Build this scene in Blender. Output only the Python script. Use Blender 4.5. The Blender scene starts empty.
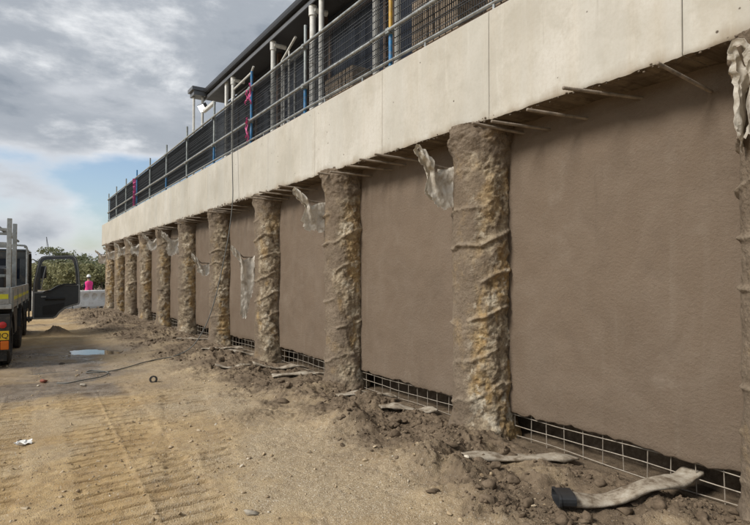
import bpy, bmesh, math, random
import numpy as np
from mathutils import Vector, Matrix, Euler

R = math.radians
SC = bpy.context.scene
COL = SC.collection
random.seed(7)
np.random.seed(7)

# ------------------------------------------------------------------ camera
cd = bpy.data.cameras.new('camera')
cd.sensor_width = 36.0
cd.lens = 26.4
cd.clip_start = 0.05
cd.clip_end = 6000
cam = bpy.data.objects.new('camera', cd)
COL.objects.link(cam)
cam.location = (0, 0, 1.55)
cam.rotation_euler = (R(91.3), 0, R(-33.4))
SC.camera = cam

# ------------------------------------------------------------------ sky and sun
SUN_EL, SUN_AZ = 42.0, 275.0        # azimuth clockwise from +Y; the sun stands to the left of the camera
SUN_STRENGTH = 2.6
SKY_STRENGTH = 0.10
EXPOSURE = 0.60
CLOUD_OFFSET = (0.3, 1.1, 0.0)
CLOUD = dict(dark=(1.60, 1.88, 2.26), mid=(2.7, 2.95, 3.3), bright=(6.7, 6.8, 6.9))

world = bpy.data.worlds.new('World')
SC.world = world
world.use_nodes = True
wt = world.node_tree
wt.nodes.clear()
WL = wt.links.new


def wn(kind, **kw):
    n = wt.nodes.new(kind)
    for k, v in kw.items():
        setattr(n, k, v)
    return n


def wmath(op, a, b=None, clamp=False):
    n = wn('ShaderNodeMath', operation=op, use_clamp=clamp)
    for i, v in enumerate((a, b)):
        if v is None:
            continue
        if isinstance(v, (int, float)):
            n.inputs[i].default_value = v
        else:
            WL(v, n.inputs[i])
    return n.outputs[0]


def wramp(fac, stops):
    n = wn('ShaderNodeValToRGB')
    el = n.color_ramp.elements
    while len(el) < len(stops):
        el.new(0.5)
    for e, (p, c) in zip(el, stops):
        e.position = p
        e.color = c if len(c) == 4 else (*c, 1)
    n.color_ramp.interpolation = 'EASE'
    WL(fac, n.inputs[0])
    return n.outputs[0]


def wnoise(vec, scale, detail, rough, dist=0.0):
    n = wn('ShaderNodeTexNoise')
    n.inputs['Scale'].default_value = scale
    n.inputs['Detail'].default_value = detail
    n.inputs['Roughness'].default_value = rough
    n.inputs['Distortion'].default_value = dist
    WL(vec, n.inputs['Vector'])
    return n.outputs[0]


def wmix(fac, a, b):
    n = wn('ShaderNodeMix', data_type='RGBA')
    for i, v in ((0, fac), (6, a), (7, b)):
        if isinstance(v, (int, float)):
            n.inputs[i].default_value = v
        elif isinstance(v, tuple):
            n.inputs[i].default_value = (*v, 1)
        else:
            WL(v, n.inputs[i])
    return n.outputs[2]


sky = wn('ShaderNodeTexSky', sky_type='NISHITA')
sky.sun_disc = False
sky.sun_elevation = R(SUN_EL)
sky.sun_rotation = R(SUN_AZ)
sky.air_density = 1.0
sky.dust_density = 1.5
tc = wn('ShaderNodeTexCoord')
sep = wn('ShaderNodeSeparateXYZ')
WL(tc.outputs['Generated'], sep.inputs[0])
mp_ = wn('ShaderNodeMapping')
WL(tc.outputs['Generated'], mp_.inputs[0])
mp_.inputs['Scale'].default_value = (1.0, 1.0, 2.3)
mp_.inputs['Location'].default_value = CLOUD_OFFSET
P = mp_.outputs[0]
n_cov = wnoise(P, 2.4, 8, 0.52, 0.1)
n_tex = wnoise(P, 3.6, 10, 0.60, 0.1)
n_big = wnoise(P, 1.7, 4, 0.45, 0.1)
# the deck of cloud is closed overhead and breaks up towards the horizon
el_cov = wramp(sep.outputs[2], [(0.0, (0.62,) * 3), (0.06, (0.50,) * 3), (0.11, (0.36,) * 3), (0.17, (0.40,) * 3), (0.23, (0.68,) * 3), (1.0, (0.74,) * 3)])
cov = wmath('ADD', n_cov, wmath('SUBTRACT', el_cov, 0.5))
mask = wramp(cov, [(0.40, (0, 0, 0)), (0.53, (1, 1, 1))])
shade = wmath('ADD', wmath('MULTIPLY', n_tex, 0.60), wmath('MULTIPLY', n_big, 0.40))
ccol = wramp(shade, [(0.40, CLOUD['dark']), (0.51, CLOUD['mid']), (0.64, CLOUD['bright'])])
thin = wramp(cov, [(0.42, (1, 1, 1)), (0.62, (0, 0, 0))])
ccol = wmix(wmath('MULTIPLY', thin, 0.75), ccol, (6.2, 6.3, 6.5))
fin = wmix(mask, sky.outputs[0], ccol)
bg = wn('ShaderNodeBackground')
bg.inputs['Strength'].default_value = SKY_STRENGTH
WL(fin, bg.inputs[0])
wo = wn('ShaderNodeOutputWorld')
WL(bg.outputs[0], wo.inputs[0])

sl = bpy.data.lights.new('sun', 'SUN')
sl.energy = SUN_STRENGTH
sl.angle = R(18)
sl.color = (1.0, 0.945, 0.865)
so = bpy.data.objects.new('sun', sl)
COL.objects.link(so)
so.location = (-20, -10, 30)
az, el = R(SUN_AZ), R(SUN_EL)
sdir = Vector((math.sin(az) * math.cos(el), math.cos(az) * math.cos(el), math.sin(el)))
so.rotation_euler = (-sdir).to_track_quat('-Z', 'Y').to_euler()

SC.view_settings.view_transform = 'Standard'
SC.view_settings.look = 'None'
SC.view_settings.exposure = EXPOSURE
SC.view_settings.gamma = 1.0
SC.view_settings.use_curve_mapping = False
SC.render.engine = 'CYCLES'

# ------------------------------------------------------------------ noise in numpy


def _h(ix, iy, iz, seed):
    n = (ix * 374761393 + iy * 668265263 + iz * 2147483647 + seed * 1274126177) & 0xFFFFFFFF
    n = ((n ^ (n >> 13)) * 1274126177) & 0xFFFFFFFF
    n = ((n ^ (n >> 16)) * 2246822519) & 0xFFFFFFFF
    return ((n ^ (n >> 15)) & 0xFFFFFF) / 8388607.5 - 1.0


def vnoise(x, y, z=0.0, seed=0):
    x, y, z = np.broadcast_arrays(np.asarray(x, float), np.asarray(y, float), np.asarray(z, float))
    ix, iy, iz = (np.floor(v).astype(np.int64) for v in (x, y, z))
    fx, fy, fz = x - ix, y - iy, z - iz
    fx, fy, fz = (f * f * f * (f * (f * 6 - 15) + 10) for f in (fx, fy, fz))
    o = 0
    for dx in (0, 1):
        wx = fx if dx else 1 - fx
        for dy in (0, 1):
            wy = fy if dy else 1 - fy
            for dz in (0, 1):
                wz = fz if dz else 1 - fz
                o = o + wx * wy * wz * _h(ix + dx, iy + dy, iz + dz, seed)
    return o


def fbm(x, y, z=0.0, oct=4, gain=0.5, seed=0):
    a, s, o, t = 1.0, 1.0, 0, 0
    for k in range(oct):
        o = o + a * vnoise(np.asarray(x) * s + 17.3 * k, np.asarray(y) * s - 9.1 * k, np.asarray(z) * s + 3.3 * k, seed + k)
        t += a
        a *= gain
        s *= 2.03
    return o / t


def sstep(a, b, x):
    t = np.clip((np.asarray(x, float) - a) / (b - a), 0, 1)
    return t * t * (3 - 2 * t)


# ------------------------------------------------------------------ mesh helpers
class MB:
    """collects shapes, links them as one mesh object"""

    def __init__(self):
        self.v, self.f, self.m = [], [], []

    def add(self, vs, fs, mi=0):
        o = len(self.v)
        self.v += [tuple(p) for p in vs]
        self.f += [tuple(i + o for i in f) for f in fs]
        self.m += [mi] * len(fs)
        return self

    def box(self, a, b, mi=0, M=None):
        (x0, y0, z0), (x1, y1, z1) = a, b
        vs = [(x0, y0, z0), (x1, y0, z0), (x1, y1, z0), (x0, y1, z0), (x0, y0, z1), (x1, y0, z1), (x1, y1, z1), (x0, y1, z1)]
        if M is not None:
            vs = [M @ Vector(p) for p in vs]
        return self.add(vs, [(3, 2, 1, 0), (4, 5, 6, 7), (0, 1, 5, 4), (1, 2, 6, 5), (2, 3, 7, 6), (3, 0, 4, 7)], mi)

    def cbox(self, a, b, c=0.01, mi=0, M=None):
        """box with chamfered edges"""
        bm = bmesh.new()
        bmesh.ops.create_cube(bm, size=1)
        for v in bm.verts:
            for i in range(3):
                v.co[i] = a[i] if v.co[i] < 0 else b[i]
        bmesh.ops.bevel(bm, geom=bm.edges[:], offset=c, segments=2, profile=0.5, affect='EDGES')
        bm.verts.index_update()
        vs = [(M @ v.co) if M is not None else v.co.copy() for v in bm.verts]
        fs = [tuple(v.index for v in f.verts) for f in bm.faces]
        bm.free()
        return self.add(vs, fs, mi)

    def tube(self, pts, r, n=8, mi=0, caps=True):
        pts = [Vector(p) for p in pts]
        rs = r if isinstance(r, (list, tuple)) else [r] * len(pts)
        vs, fs = [], []
        t0 = (pts[1] - pts[0]).normalized()
        ref = Vector((0, 0, 1)) if abs(t0.z) < 0.9 else Vector((1, 0, 0))
        u = t0.cross(ref).normalized()
        for i, p in enumerate(pts):
            t = (pts[min(i + 1, len(pts) - 1)] - pts[max(i - 1, 0)]).normalized()
            u = (u - t * u.dot(t)).normalized()
            w = t.cross(u)
            for k in range(n):
                a = 2 * math.pi * k / n
                vs.append(p + (u * math.cos(a) + w * math.sin(a)) * rs[i])
        for i in range(len(pts) - 1):
            for k in range(n):
                k2 = (k + 1) % n
                fs.append((i * n + k, i * n + k2, (i + 1) * n + k2, (i + 1) * n + k))
        if caps:
            fs.append(tuple(range(n - 1, -1, -1)))
            o = (len(pts) - 1) * n
            fs.append(tuple(o + k for k in range(n)))
        return self.add(vs, fs, mi)

    def prism(self, poly, h0, h1, M=None, mi=0):
        """polygon in local xy extruded along local z from h0 to h1"""
        n = len(poly)
        vs = [Vector((x, y, h0)) for x, y in poly] + [Vector((x, y, h1)) for x, y in poly]
        if M is not None:
            vs = [M @ v for v in vs]
        fs = [tuple(range(n - 1, -1, -1)), tuple(range(n, 2 * n))]
        fs += [(k, (k + 1) % n, n + (k + 1) % n, n + k) for k in range(n)]
        return self.add(vs, fs, mi)

    def ring(self, outer, inner, h0, h1, M=None, mi=0):
        """frame between two loops with equal point counts"""
        n = len(outer)
        L = [[Vector((x, y, h)) for x, y in lp] for lp in (outer, inner) for h in (h0, h1)]
        vs = [v for l in L for v in l]
        if M is not None:
            vs = [M @ v for v in vs]
        fs = []
        for k in range(n):
            j = (k + 1) % n
            fs += [(k, n + k, n + j, j), (2 * n + k, 2 * n + j, 3 * n + j, 3 * n + k), (n + k, 3 * n + k, 3 * n + j, n + j), (k, j, 2 * n + j, 2 * n + k)]
        return self.add(vs, fs, mi)

    def lathe(self, prof, n=24, M=None, mi=0):
        """profile of (radius, height) turned round local z"""
        vs, fs = [], []
        for r, h in prof:
            for k in range(n):
                a = 2 * math.pi * k / n
                vs.append(Vector((r * math.cos(a), r * math.sin(a), h)))
        if M is not None:
            vs = [M @ v for v in vs]
        for i in range(len(prof) - 1):
            for k in range(n):
                j = (k + 1) % n
                fs.append((i * n + k, i * n + j, (i + 1) * n + j, (i + 1) * n + k))
        fs.append(tuple(range(n - 1, -1, -1)))
        o = (len(prof) - 1) * n
        fs.append(tuple(o + k for k in range(n)))
        return self.add(vs, fs, mi)

    def build(self, name, mats, parent=None, smooth=False, world_space=False, fix=True):
        me = bpy.data.meshes.new(name)
        vs = self.v
        if parent is not None and world_space:
            Mi = parent_matrix(parent).inverted()
            vs = [tuple(Mi @ Vector(p)) for p in vs]
        me.from_pydata(vs, [], self.f)
        if not isinstance(mats, (list, tuple)):
            mats = [mats]
        for m in mats:
            me.materials.append(m)
        if len(mats) > 1:
            me.polygons.foreach_set('material_index', self.m)
        if fix:
            bm = bmesh.new()
            bm.from_mesh(me)
            bmesh.ops.recalc_face_normals(bm, faces=bm.faces[:])
            bm.to_mesh(me)
            bm.free()
        if smooth:
            me.shade_smooth()
            if smooth != 'all':
                me.set_sharp_from_angle(angle=R(40))
        o = bpy.data.objects.new(name, me)
        COL.objects.link(o)
        if parent is not None:
            o.parent = parent
        return o


def parent_matrix(o):
    M = Matrix.LocRotScale(o.location, o.rotation_euler, o.scale)
    return parent_matrix(o.parent) @ M if o.parent else M


def grid_mesh(name, V, mats, parent=None, smooth=True, flip=False, mi=None):
    """V: (ny, nx, 3) array -> one mesh object"""
    ny, nx, _ = V.shape
    idx = np.arange(ny * nx).reshape(ny, nx)
    q = np.stack([idx[:-1, :-1], idx[:-1, 1:], idx[1:, 1:], idx[1:, :-1]], -1).reshape(-1, 4)
    if flip:
        q = q[:, ::-1]
    return raw_mesh(name, V.reshape(-1, 3), q, mats, parent, smooth, mi)


def raw_mesh(name, V, Q, mats, parent=None, smooth=True, mi=None):
    Q = np.ascontiguousarray(Q)
    k = Q.shape[1]
    me = bpy.data.meshes.new(name)
    me.vertices.add(len(V))
    me.vertices.foreach_set('co', np.ascontiguousarray(V, dtype=np.float32).ravel())
    me.loops.add(Q.size)
    me.loops.foreach_set('vertex_index', Q.ravel().astype(np.int32))
    me.polygons.add(len(Q))
    me.polygons.foreach_set('loop_start', np.arange(0, Q.size, k, dtype=np.int32))
    me.polygons.foreach_set('loop_total', np.full(len(Q), k, dtype=np.int32))
    for m in (mats if isinstance(mats, (list, tuple)) else [mats]):
        me.materials.append(m)
    if mi is not None:
        me.polygons.foreach_set('material_index', np.asarray(mi, dtype=np.int32))
    me.update(calc_edges=True)
    me.validate()
    if smooth:
        me.shade_smooth()
    o = bpy.data.objects.new(name, me)
    COL.objects.link(o)
    if parent is not None:
        o.parent = parent
    return o


def tag(o, label=None, cat=None, group=None, kind=None):
    if label:
        o['label'] = label
    if cat:
        o['category'] = cat
    if group:
        o['group'] = group
    if kind:
        o['kind'] = kind
    return o


def thing(name, label, cat, loc=(0, 0, 0), rot=(0, 0, 0), group=None):
    o = bpy.data.objects.new(name, None)
    COL.objects.link(o)
    o.location = loc
    o.rotation_euler = rot
    o.empty_display_size = 0.2
    return tag(o, label, cat, group)


# ------------------------------------------------------------------ material helpers
class Mat:
    def __init__(self, name):
        self.m = bpy.data.materials.new(name)
        self.m.use_nodes = True
        self.t = self.m.node_tree
        self.b = self.t.nodes['Principled BSDF']
        self.out = self.t.nodes['Material Output']
        self._pos = None

    def n(self, kind, **kw):
        x = self.t.nodes.new(kind)
        for k, v in kw.items():
            setattr(x, k, v)
        return x

    def l(self, a, b):
        self.t.links.new(a, b)

    def put(self, sock, v):
        if isinstance(v, (int, float)):
            sock.default_value = v
        elif isinstance(v, tuple):
            sock.default_value = (*v, 1) if len(v) == 3 and len(sock.default_value) == 4 else v
        else:
            self.l(v, sock)

    def pos(self):
        if self._pos is None:
            self._pos = self.n('ShaderNodeNewGeometry').outputs['Position']
        return self._pos

    def objc(self):
        return self.n('ShaderNodeTexCoord').outputs['Object']

    def rnd(self):
        return self.n('ShaderNodeObjectInfo').outputs['Random']

    def scale(self, vec, s):
        x = self.n('ShaderNodeMapping')
        self.l(vec, x.inputs[0])
        x.inputs['Scale'].default_value = s
        return x.outputs[0]

    def noise(self, s, detail=4, rough=0.55, vec=None, dist=0.0):
        x = self.n('ShaderNodeTexNoise')
        x.inputs['Scale'].default_value = s
        x.inputs['Detail'].default_value = detail
        x.inputs['Roughness'].default_value = rough
        x.inputs['Distortion'].default_value = dist
        self.l(vec if vec is not None else self.pos(), x.inputs['Vector'])
        return x.outputs[0]

    def voro(self, s, vec=None, feature='F1', out='Distance', rand=1.0):
        x = self.n('ShaderNodeTexVoronoi', feature=feature)
        x.inputs['Scale'].default_value = s
        x.inputs['Randomness'].default_value = rand
        self.l(vec if vec is not None else self.pos(), x.inputs['Vector'])
        return x.outputs[out]

    def ramp(self, fac, *stops):
        x = self.n('ShaderNodeValToRGB')
        e = x.color_ramp.elements
        while len(e) < len(stops):
            e.new(0.5)
        for a, (p, c) in zip(e, stops):
            a.position = p
            if isinstance(c, (int, float)):
                c = (c, c, c)
            a.color = (*c, 1)
        self.put(x.inputs[0], fac)
        return x.outputs[0]

    def mix(self, fac, a, b, blend='MIX'):
        x = self.n('ShaderNodeMix', data_type='RGBA', blend_type=blend)
        self.put(x.inputs[0], fac)
        self.put(x.inputs[6], a)
        self.put(x.inputs[7], b)
        return x.outputs[2]

    def math(self, op, a, b=0.0, clamp=False):
        x = self.n('ShaderNodeMath', operation=op, use_clamp=clamp)
        self.put(x.inputs[0], a)
        self.put(x.inputs[1], b)
        return x.outputs[0]

    def bump(self, h, strength=0.5, dist=0.01, normal=None):
        x = self.n('ShaderNodeBump')
        x.inputs['Strength'].default_value = strength
        x.inputs['Distance'].default_value = dist
        self.l(h, x.inputs['Height'])
        if normal is not None:
            self.l(normal, x.inputs['Normal'])
        return x.outputs[0]

    def set(self, color=None, rough=None, metal=None, normal=None, spec=None, **kw):
        for nm, v in (('Base Color', color), ('Roughness', rough), ('Metallic', metal), ('Normal', normal), ('Specular IOR Level', spec)):
            if v is not None:
                self.put(self.b.inputs[nm], v)
        for k, v in kw.items():
            self.put(self.b.inputs[k.replace('_', ' ')], v)
        return self.m


def simple(name, col, rough=0.6, metal=0.0, var=0.18, scale=6.0, dirt=None, bump=0.0, **kw):
    """plain paint / metal / plastic with wear and grime"""
    M = Mat(name)
    n1 = M.noise(scale, 5, 0.6)
    dark = tuple(c * (1 - var) for c in col)
    lite = tuple(min(1, c * (1 + var)) for c in col)
    c = M.ramp(n1, (0.35, dark), (0.65, lite))
    if dirt:
        d = M.ramp(M.noise(scale * 2.3, 6, 0.65), (0.5, 0.0), (0.68, 1.0))
        c = M.mix(M.math('MULTIPLY', d, 0.7), c, dirt)
    nrm = M.bump(M.noise(scale * 12, 3, 0.6), bump, 0.004) if bump else None
    rr = M.ramp(n1, (0.3, max(0.02, rough - 0.1)), (0.7, min(1, rough + 0.1)))
    return M.set(c, rr, metal, nrm, **kw)


MT = {}
MT['galv'] = simple('galvanised_steel', (0.42, 0.44, 0.44), 0.45, 0.75, 0.2, 9, (0.25, 0.22, 0.18))
MT['galv_dull'] = simple('weathered_galvanised_steel', (0.30, 0.33, 0.33), 0.55, 0.5, 0.2, 7, (0.16, 0.15, 0.13))
MT['blue'] = simple('blue_paint', (0.025, 0.16, 0.36), 0.45, 0.0, 0.25, 9, (0.20, 0.20, 0.19))
MT['yellow'] = simple('yellow_paint', (0.50, 0.30, 0.045), 0.5, 0.0, 0.2, 9, (0.25, 0.2, 0.13))
MT['wire'] = simple('dark_wire', (0.035, 0.037, 0.04), 0.5, 0.3, 0.3, 5)
MT['rebar'] = simple('reinforcing_steel', (0.25, 0.205, 0.16), 0.75, 0.15, 0.35, 14, (0.26, 0.22, 0.17), 0.4)  # base tone lightened to stand in for light falling on the bars
MT['meshwire'] = simple('mesh_steel', (0.33, 0.29, 0.24), 0.6, 0.3, 0.25, 12, (0.2, 0.15, 0.1))
MT['pvc'] = simple('white_pvc', (0.66, 0.66, 0.63), 0.4, 0.0, 0.1, 4, (0.42, 0.39, 0.34))
MT['fascia'] = simple('charcoal_fascia', (0.03, 0.031, 0.035), 0.45, 0.0, 0.2, 2)
MT['gutter'] = simple('grey_gutter', (0.13, 0.135, 0.145), 0.4, 0.1, 0.15, 2)
MT['roof'] = simple('dark_roof_sheet', (0.05, 0.052, 0.058), 0.5, 0.2, 0.15, 1)
MT['clad'] = simple('charcoal_cladding', (0.035, 0.037, 0.042), 0.6, 0.0, 0.2, 2)
MT['timber'] = simple('brown_timber', (0.10, 0.062, 0.042), 0.7, 0.0, 0.3, 8)
MT['soffit_board'] = simple('eave_lining', (0.06, 0.06, 0.065), 0.6, 0.0, 0.1, 2)
MT['rubber'] = simple('black_rubber', (0.018, 0.018, 0.018), 0.8, 0.0, 0.3, 12, (0.10, 0.08, 0.06), 0.3)
MT['blackplastic'] = simple('black_plastic', (0.02, 0.021, 0.023), 0.5, 0.0, 0.25, 10)
MT['chassis'] = simple('truck_chassis', (0.03, 0.03, 0.031), 0.6, 0.1, 0.3, 6, (0.12, 0.1, 0.07))
MT['alloy'] = simple('tray_aluminium', (0.36, 0.365, 0.355), 0.5, 0.5, 0.2, 6, (0.14, 0.12, 0.09))
MT['cabpaint'] = simple('truck_paint', (0.045, 0.052, 0.058), 0.3, 0.1, 0.1, 3, (0.12, 0.1, 0.08), Coat_Weight=0.4)
MT['doortrim'] = simple('door_trim', (0.05, 0.056, 0.062), 0.4, 0.0, 0.15, 8)
MT['seal'] = simple('grey_door_edge', (0.40, 0.41, 0.41), 0.4, 0.1, 0.1, 6)
MT['reflect'] = simple('yellow_reflective_tape', (0.62, 0.60, 0.03), 0.35, 0.0, 0.1, 8)
MT['plate'] = simple('number_plate_yellow', (0.75, 0.48, 0.02), 0.4, 0.0, 0.05, 4)
MT['ink'] = simple('black_ink', (0.01, 0.01, 0.01), 0.5, 0.0, 0.05, 4)
MT['redlens'] = simple('red_lens', (0.45, 0.02, 0.02), 0.2, 0.0, 0.1, 4)
MT['amberlens'] = simple('amber_lens', (0.62, 0.14, 0.01), 0.2, 0.0, 0.1, 4)
MT['pink'] = simple('pink_tape_plastic', (0.62, 0.10, 0.27), 0.5, 0.0, 0.15, 8)
MT['cable'] = simple('grey_cable', (0.12, 0.12, 0.11), 0.6, 0.0, 0.15, 8)
MT['barrier'] = simple('white_barrier_plastic', (0.85, 0.85, 0.83), 0.5, 0.0, 0.05, 2, (0.55, 0.51, 0.45))
MT['brick'] = simple('tan_block', (0.30, 0.235, 0.17), 0.85, 0.0, 0.25, 7, None, 0.3)
MT['palletwood'] = simple('pallet_wood', (0.30, 0.22, 0.14), 0.8, 0.0, 0.25, 8)
MT['helmet'] = simple('white_helmet_shell', (0.8, 0.8, 0.78), 0.35, 0.0, 0.03, 4)
MT['vest'] = simple('pink_vest_cloth', (0.85, 0.05, 0.27), 0.7, 0.0, 0.1, 9)
MT['navy'] = simple('navy_workwear', (0.02, 0.025, 0.05), 0.8, 0.0, 0.2, 9)
MT['skin'] = simple('skin', (0.45, 0.27, 0.19), 0.5, 0.0, 0.08, 9)
MT['hair'] = simple('dark_hair', (0.03, 0.02, 0.015), 0.6, 0.0, 0.2, 20)
MT['crane'] = simple('crane_grey', (0.20, 0.21, 0.23), 0.5, 0.2, 0.1, 1)
MT['paper'] = simple('white_paper', (0.72, 0.71, 0.68), 0.7, 0.0, 0.1, 20)
MT['redstone'] = simple('red_brick_chip', (0.26, 0.085, 0.055), 0.85, 0.0, 0.25, 20, None, 0.4)
MT['palestone'] = simple('pale_stone', (0.36, 0.32, 0.26), 0.9, 0.0, 0.25, 25, None, 0.4)
MT['darkstone'] = simple('dark_stone', (0.07, 0.055, 0.04), 0.9, 0.0, 0.3, 25, None, 0.4)


def m_glass():
    M = Mat('dark_window_glass')
    return M.set((0.012, 0.016, 0.026), M.ramp(M.noise(3, 3), (0.3, 0.03), (0.7, 0.10)), 0.0, M.bump(M.noise(1.4, 2), 0.05, 0.01), 0.25)


MT['glass'] = m_glass()


def m_light():
    M = Mat('floodlight_lens')
    return M.set((0.85, 0.87, 0.9), 0.3, Emission_Color=(1.0, 1.0, 1.0), Emission_Strength=1.4)


MT['lamp'] = m_light()


def m_concrete():
    M = Mat('cast_concrete')
    p = M.pos()
    big = M.noise(0.9, 5, 0.6)
    streak = M.noise(1.0, 6, 0.65, M.scale(p, (5.0, 5.0, 0.45)))
    fine = M.noise(30, 5, 0.7)
    c = M.ramp(big, (0.32, (0.39, 0.368, 0.318)), (0.52, (0.49, 0.467, 0.412)), (0.70, (0.57, 0.548, 0.50)))
    c = M.mix(M.ramp(streak, (0.46, 0.0), (0.70, 0.38)), c, (0.43, 0.38, 0.295))
    c = M.mix(M.ramp(M.noise(1.0, 5, 0.7, M.scale(p, (9.0, 9.0, 0.8))), (0.56, 0.0), (0.70, 0.25)), c, (0.70, 0.68, 0.62))
    c = M.mix(M.ramp(M.noise(4.5, 6, 0.7), (0.50, 0.0), (0.68, 0.45)), c, (0.36, 0.335, 0.28))
    c = M.mix(M.ramp(fine, (0.30, 0.30), (0.55, 0.0)), c, (0.36, 0.31, 0.24))
    # every cast length has its own tone
    c = M.mix(M.math('MULTIPLY', M.rnd(), 0.20), c, (0.47, 0.43, 0.35))
    # grime creeping up from the lower edge and down from the top
    s = M.n('ShaderNodeSeparateXYZ')
    M.l(p, s.inputs[0])
    zr = M.math('ADD', s.outputs[2], M.math('MULTIPLY', M.noise(3.5, 5, 0.65, M.scale(p, (1, 1, 0.4))), -0.30))
    low = M.ramp(M.math('MULTIPLY', M.math('SUBTRACT', zr, 2.80), 3.0), (0.10, 1.0), (0.42, 0.0))
    c = M.mix(M.math('MULTIPLY', low, 0.75), c, (0.27, 0.215, 0.15))
    runs = M.ramp(M.noise(1.0, 4, 0.6, M.scale(p, (16, 16, 0.9))), (0.66, 0.0), (0.74, 0.5))
    c = M.mix(runs, c, (0.26, 0.215, 0.16))
    form = M.ramp(M.noise(1.0, 1, 0.3, M.scale(p, (0.0, 2.2, 0.0))), (0.44, 0.30), (0.50, 0.0))
    c = M.mix(form, c, (0.46, 0.45, 0.41))
    # blow holes
    h = M.voro(7.5)
    hm = M.ramp(h, (0.05, 1.0), (0.085, 0.0))
    sel = M.ramp(M.noise(2.1, 2), (0.44, 0.0), (0.50, 1.0))
    hole = M.math('MULTIPLY', hm, sel)
    c = M.mix(hole, c, (0.10, 0.08, 0.06))
    hh = M.math('SUBTRACT', M.math('ADD', M.math('MULTIPLY', fine, 0.15), M.math('MULTIPLY', streak, 0.2)), hole)
    return M.set(c, 0.85, 0, M.bump(hh, 0.45, 0.006), 0.3)


MT['concrete'] = m_concrete()


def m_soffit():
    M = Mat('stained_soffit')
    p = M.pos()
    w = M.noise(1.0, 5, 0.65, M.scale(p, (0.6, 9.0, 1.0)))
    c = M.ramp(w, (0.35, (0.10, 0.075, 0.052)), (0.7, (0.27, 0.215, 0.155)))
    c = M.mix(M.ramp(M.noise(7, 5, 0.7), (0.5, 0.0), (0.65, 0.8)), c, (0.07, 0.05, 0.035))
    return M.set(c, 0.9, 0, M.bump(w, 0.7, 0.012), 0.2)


MT['soffit'] = m_soffit()


def m_shotcrete():
    M = Mat('brown_shotcrete')
    p = M.pos()
    big = M.noise(0.8, 5, 0.6, None, 0.4)
    sweep = M.noise(1.0, 5, 0.6, M.scale(p, (1.0, 2.2, 0.9)), 1.2)
    c = M.ramp(big, (0.30, (0.142, 0.102, 0.070)), (0.70, (0.172, 0.126, 0.088)))
    c = M.mix(M.ramp(sweep, (0.45, 0.0), (0.75, 0.40)), c, (0.205, 0.162, 0.123))
    c = M.mix(M.ramp(M.noise(1.0, 4, 0.6, M.scale(p, (1, 5, 0.35))), (0.60, 0.0), (0.74, 0.35)), c, (0.235, 0.195, 0.153))
    c = M.mix(M.ramp(M.noise(45, 4, 0.7), (0.35, 0.25), (0.6, 0.0)), c, (0.12, 0.088, 0.06))
    c = M.mix(M.math('MULTIPLY', M.rnd(), 0.22), c, (0.185, 0.148, 0.114))
    arc = M.noise(1.3, 4, 0.5, M.scale(p, (1.0, 1.0, 1.2)), 1.1)
    c = M.mix(M.ramp(arc, (0.42, 0.0), (0.50, 0.12), (0.58, 0.0)), c, (0.235, 0.192, 0.150))
    c = M.mix(M.ramp(M.noise(2.6, 5, 0.65, None, 0.6), (0.54, 0.0), (0.74, 0.30)), c, (0.098, 0.071, 0.050))
    c = M.mix(M.ramp(M.voro(26), (0.05, 0.5), (0.11, 0.0)), c, (0.09, 0.066, 0.047))
    st = M.ramp(M.noise(1.0, 4, 0.6, M.scale(p, (1, 7, 0.5))), (0.64, 0.0), (0.76, 0.45))
    c = M.mix(st, c, (0.105, 0.078, 0.056))
    pale = M.ramp(M.noise(1.7, 5, 0.7), (0.60, 0.0), (0.74, 0.30))
    c = M.mix(pale, c, (0.27, 0.225, 0.18))
    hgt = M.math('ADD', M.math('MULTIPLY', M.noise(40, 6, 0.75), 0.9), M.math('MULTIPLY', arc, 0.8))
    hgt = M.math('ADD', hgt, M.math('MULTIPLY', M.noise(9, 4, 0.6), 0.3))
    nrm = M.bump(hgt, 0.65, 0.020)
    return M.set(c, M.ramp(big, (0.3, 0.62), (0.7, 0.82)), 0, nrm, 0.35)


MT['shotcrete'] = m_shotcrete()


def m_column():
    M = Mat('rough_pile_concrete')
    p = M.pos()
    a = M.n('ShaderNodeAttribute', attribute_name='zones')
    s = M.n('ShaderNodeSeparateColor')
    M.l(a.outputs['Color'], s.inputs[0])
    mudm, ochm, ribm = s.outputs[0], s.outputs[1], s.outputs[2]
    rock = M.ramp(M.noise(9, 6, 0.7), (0.36, (0.105, 0.078, 0.052)), (0.49, (0.290, 0.228, 0.155)), (0.64, (0.49, 0.415, 0.30)))
    och = M.ramp(M.noise(14, 5, 0.7), (0.35, (0.30, 0.175, 0.060)), (0.65, (0.52, 0.37, 0.175)))
    c = M.mix(M.math('MULTIPLY', ochm, 0.75), rock, och)
    lime = M.ramp(M.noise(6.5, 5, 0.7), (0.55, 0.0), (0.62, 1.0))
    c = M.mix(M.math('MULTIPLY', lime, 0.75), c, (0.60, 0.535, 0.42))
    mud = M.ramp(M.noise(3.2, 6, 0.65), (0.35, (0.165, 0.126, 0.090)), (0.68, (0.240, 0.190, 0.140)))
    mud = M.mix(M.ramp(M.noise(4.0, 5, 0.65), (0.54, 0.0), (0.70, 0.55)), mud, (0.33, 0.235, 0.125))
    c = M.mix(mudm, c, mud)
    c = M.mix(M.math('MULTIPLY', ribm, 0.35), c, (0.36, 0.30, 0.225))
    c = M.mix(M.ramp(M.noise(38, 4, 0.7), (0.33, 0.45), (0.55, 0.0)), c, (0.10, 0.075, 0.05))
    h = M.math('ADD', M.noise(40, 5, 0.7), M.math('MULTIPLY', M.noise(13, 5, 0.7), 1.5))
    return M.set(c, 0.88, 0, M.bump(h, 0.8, 0.02), 0.25)


MT['column'] = m_column()


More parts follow.
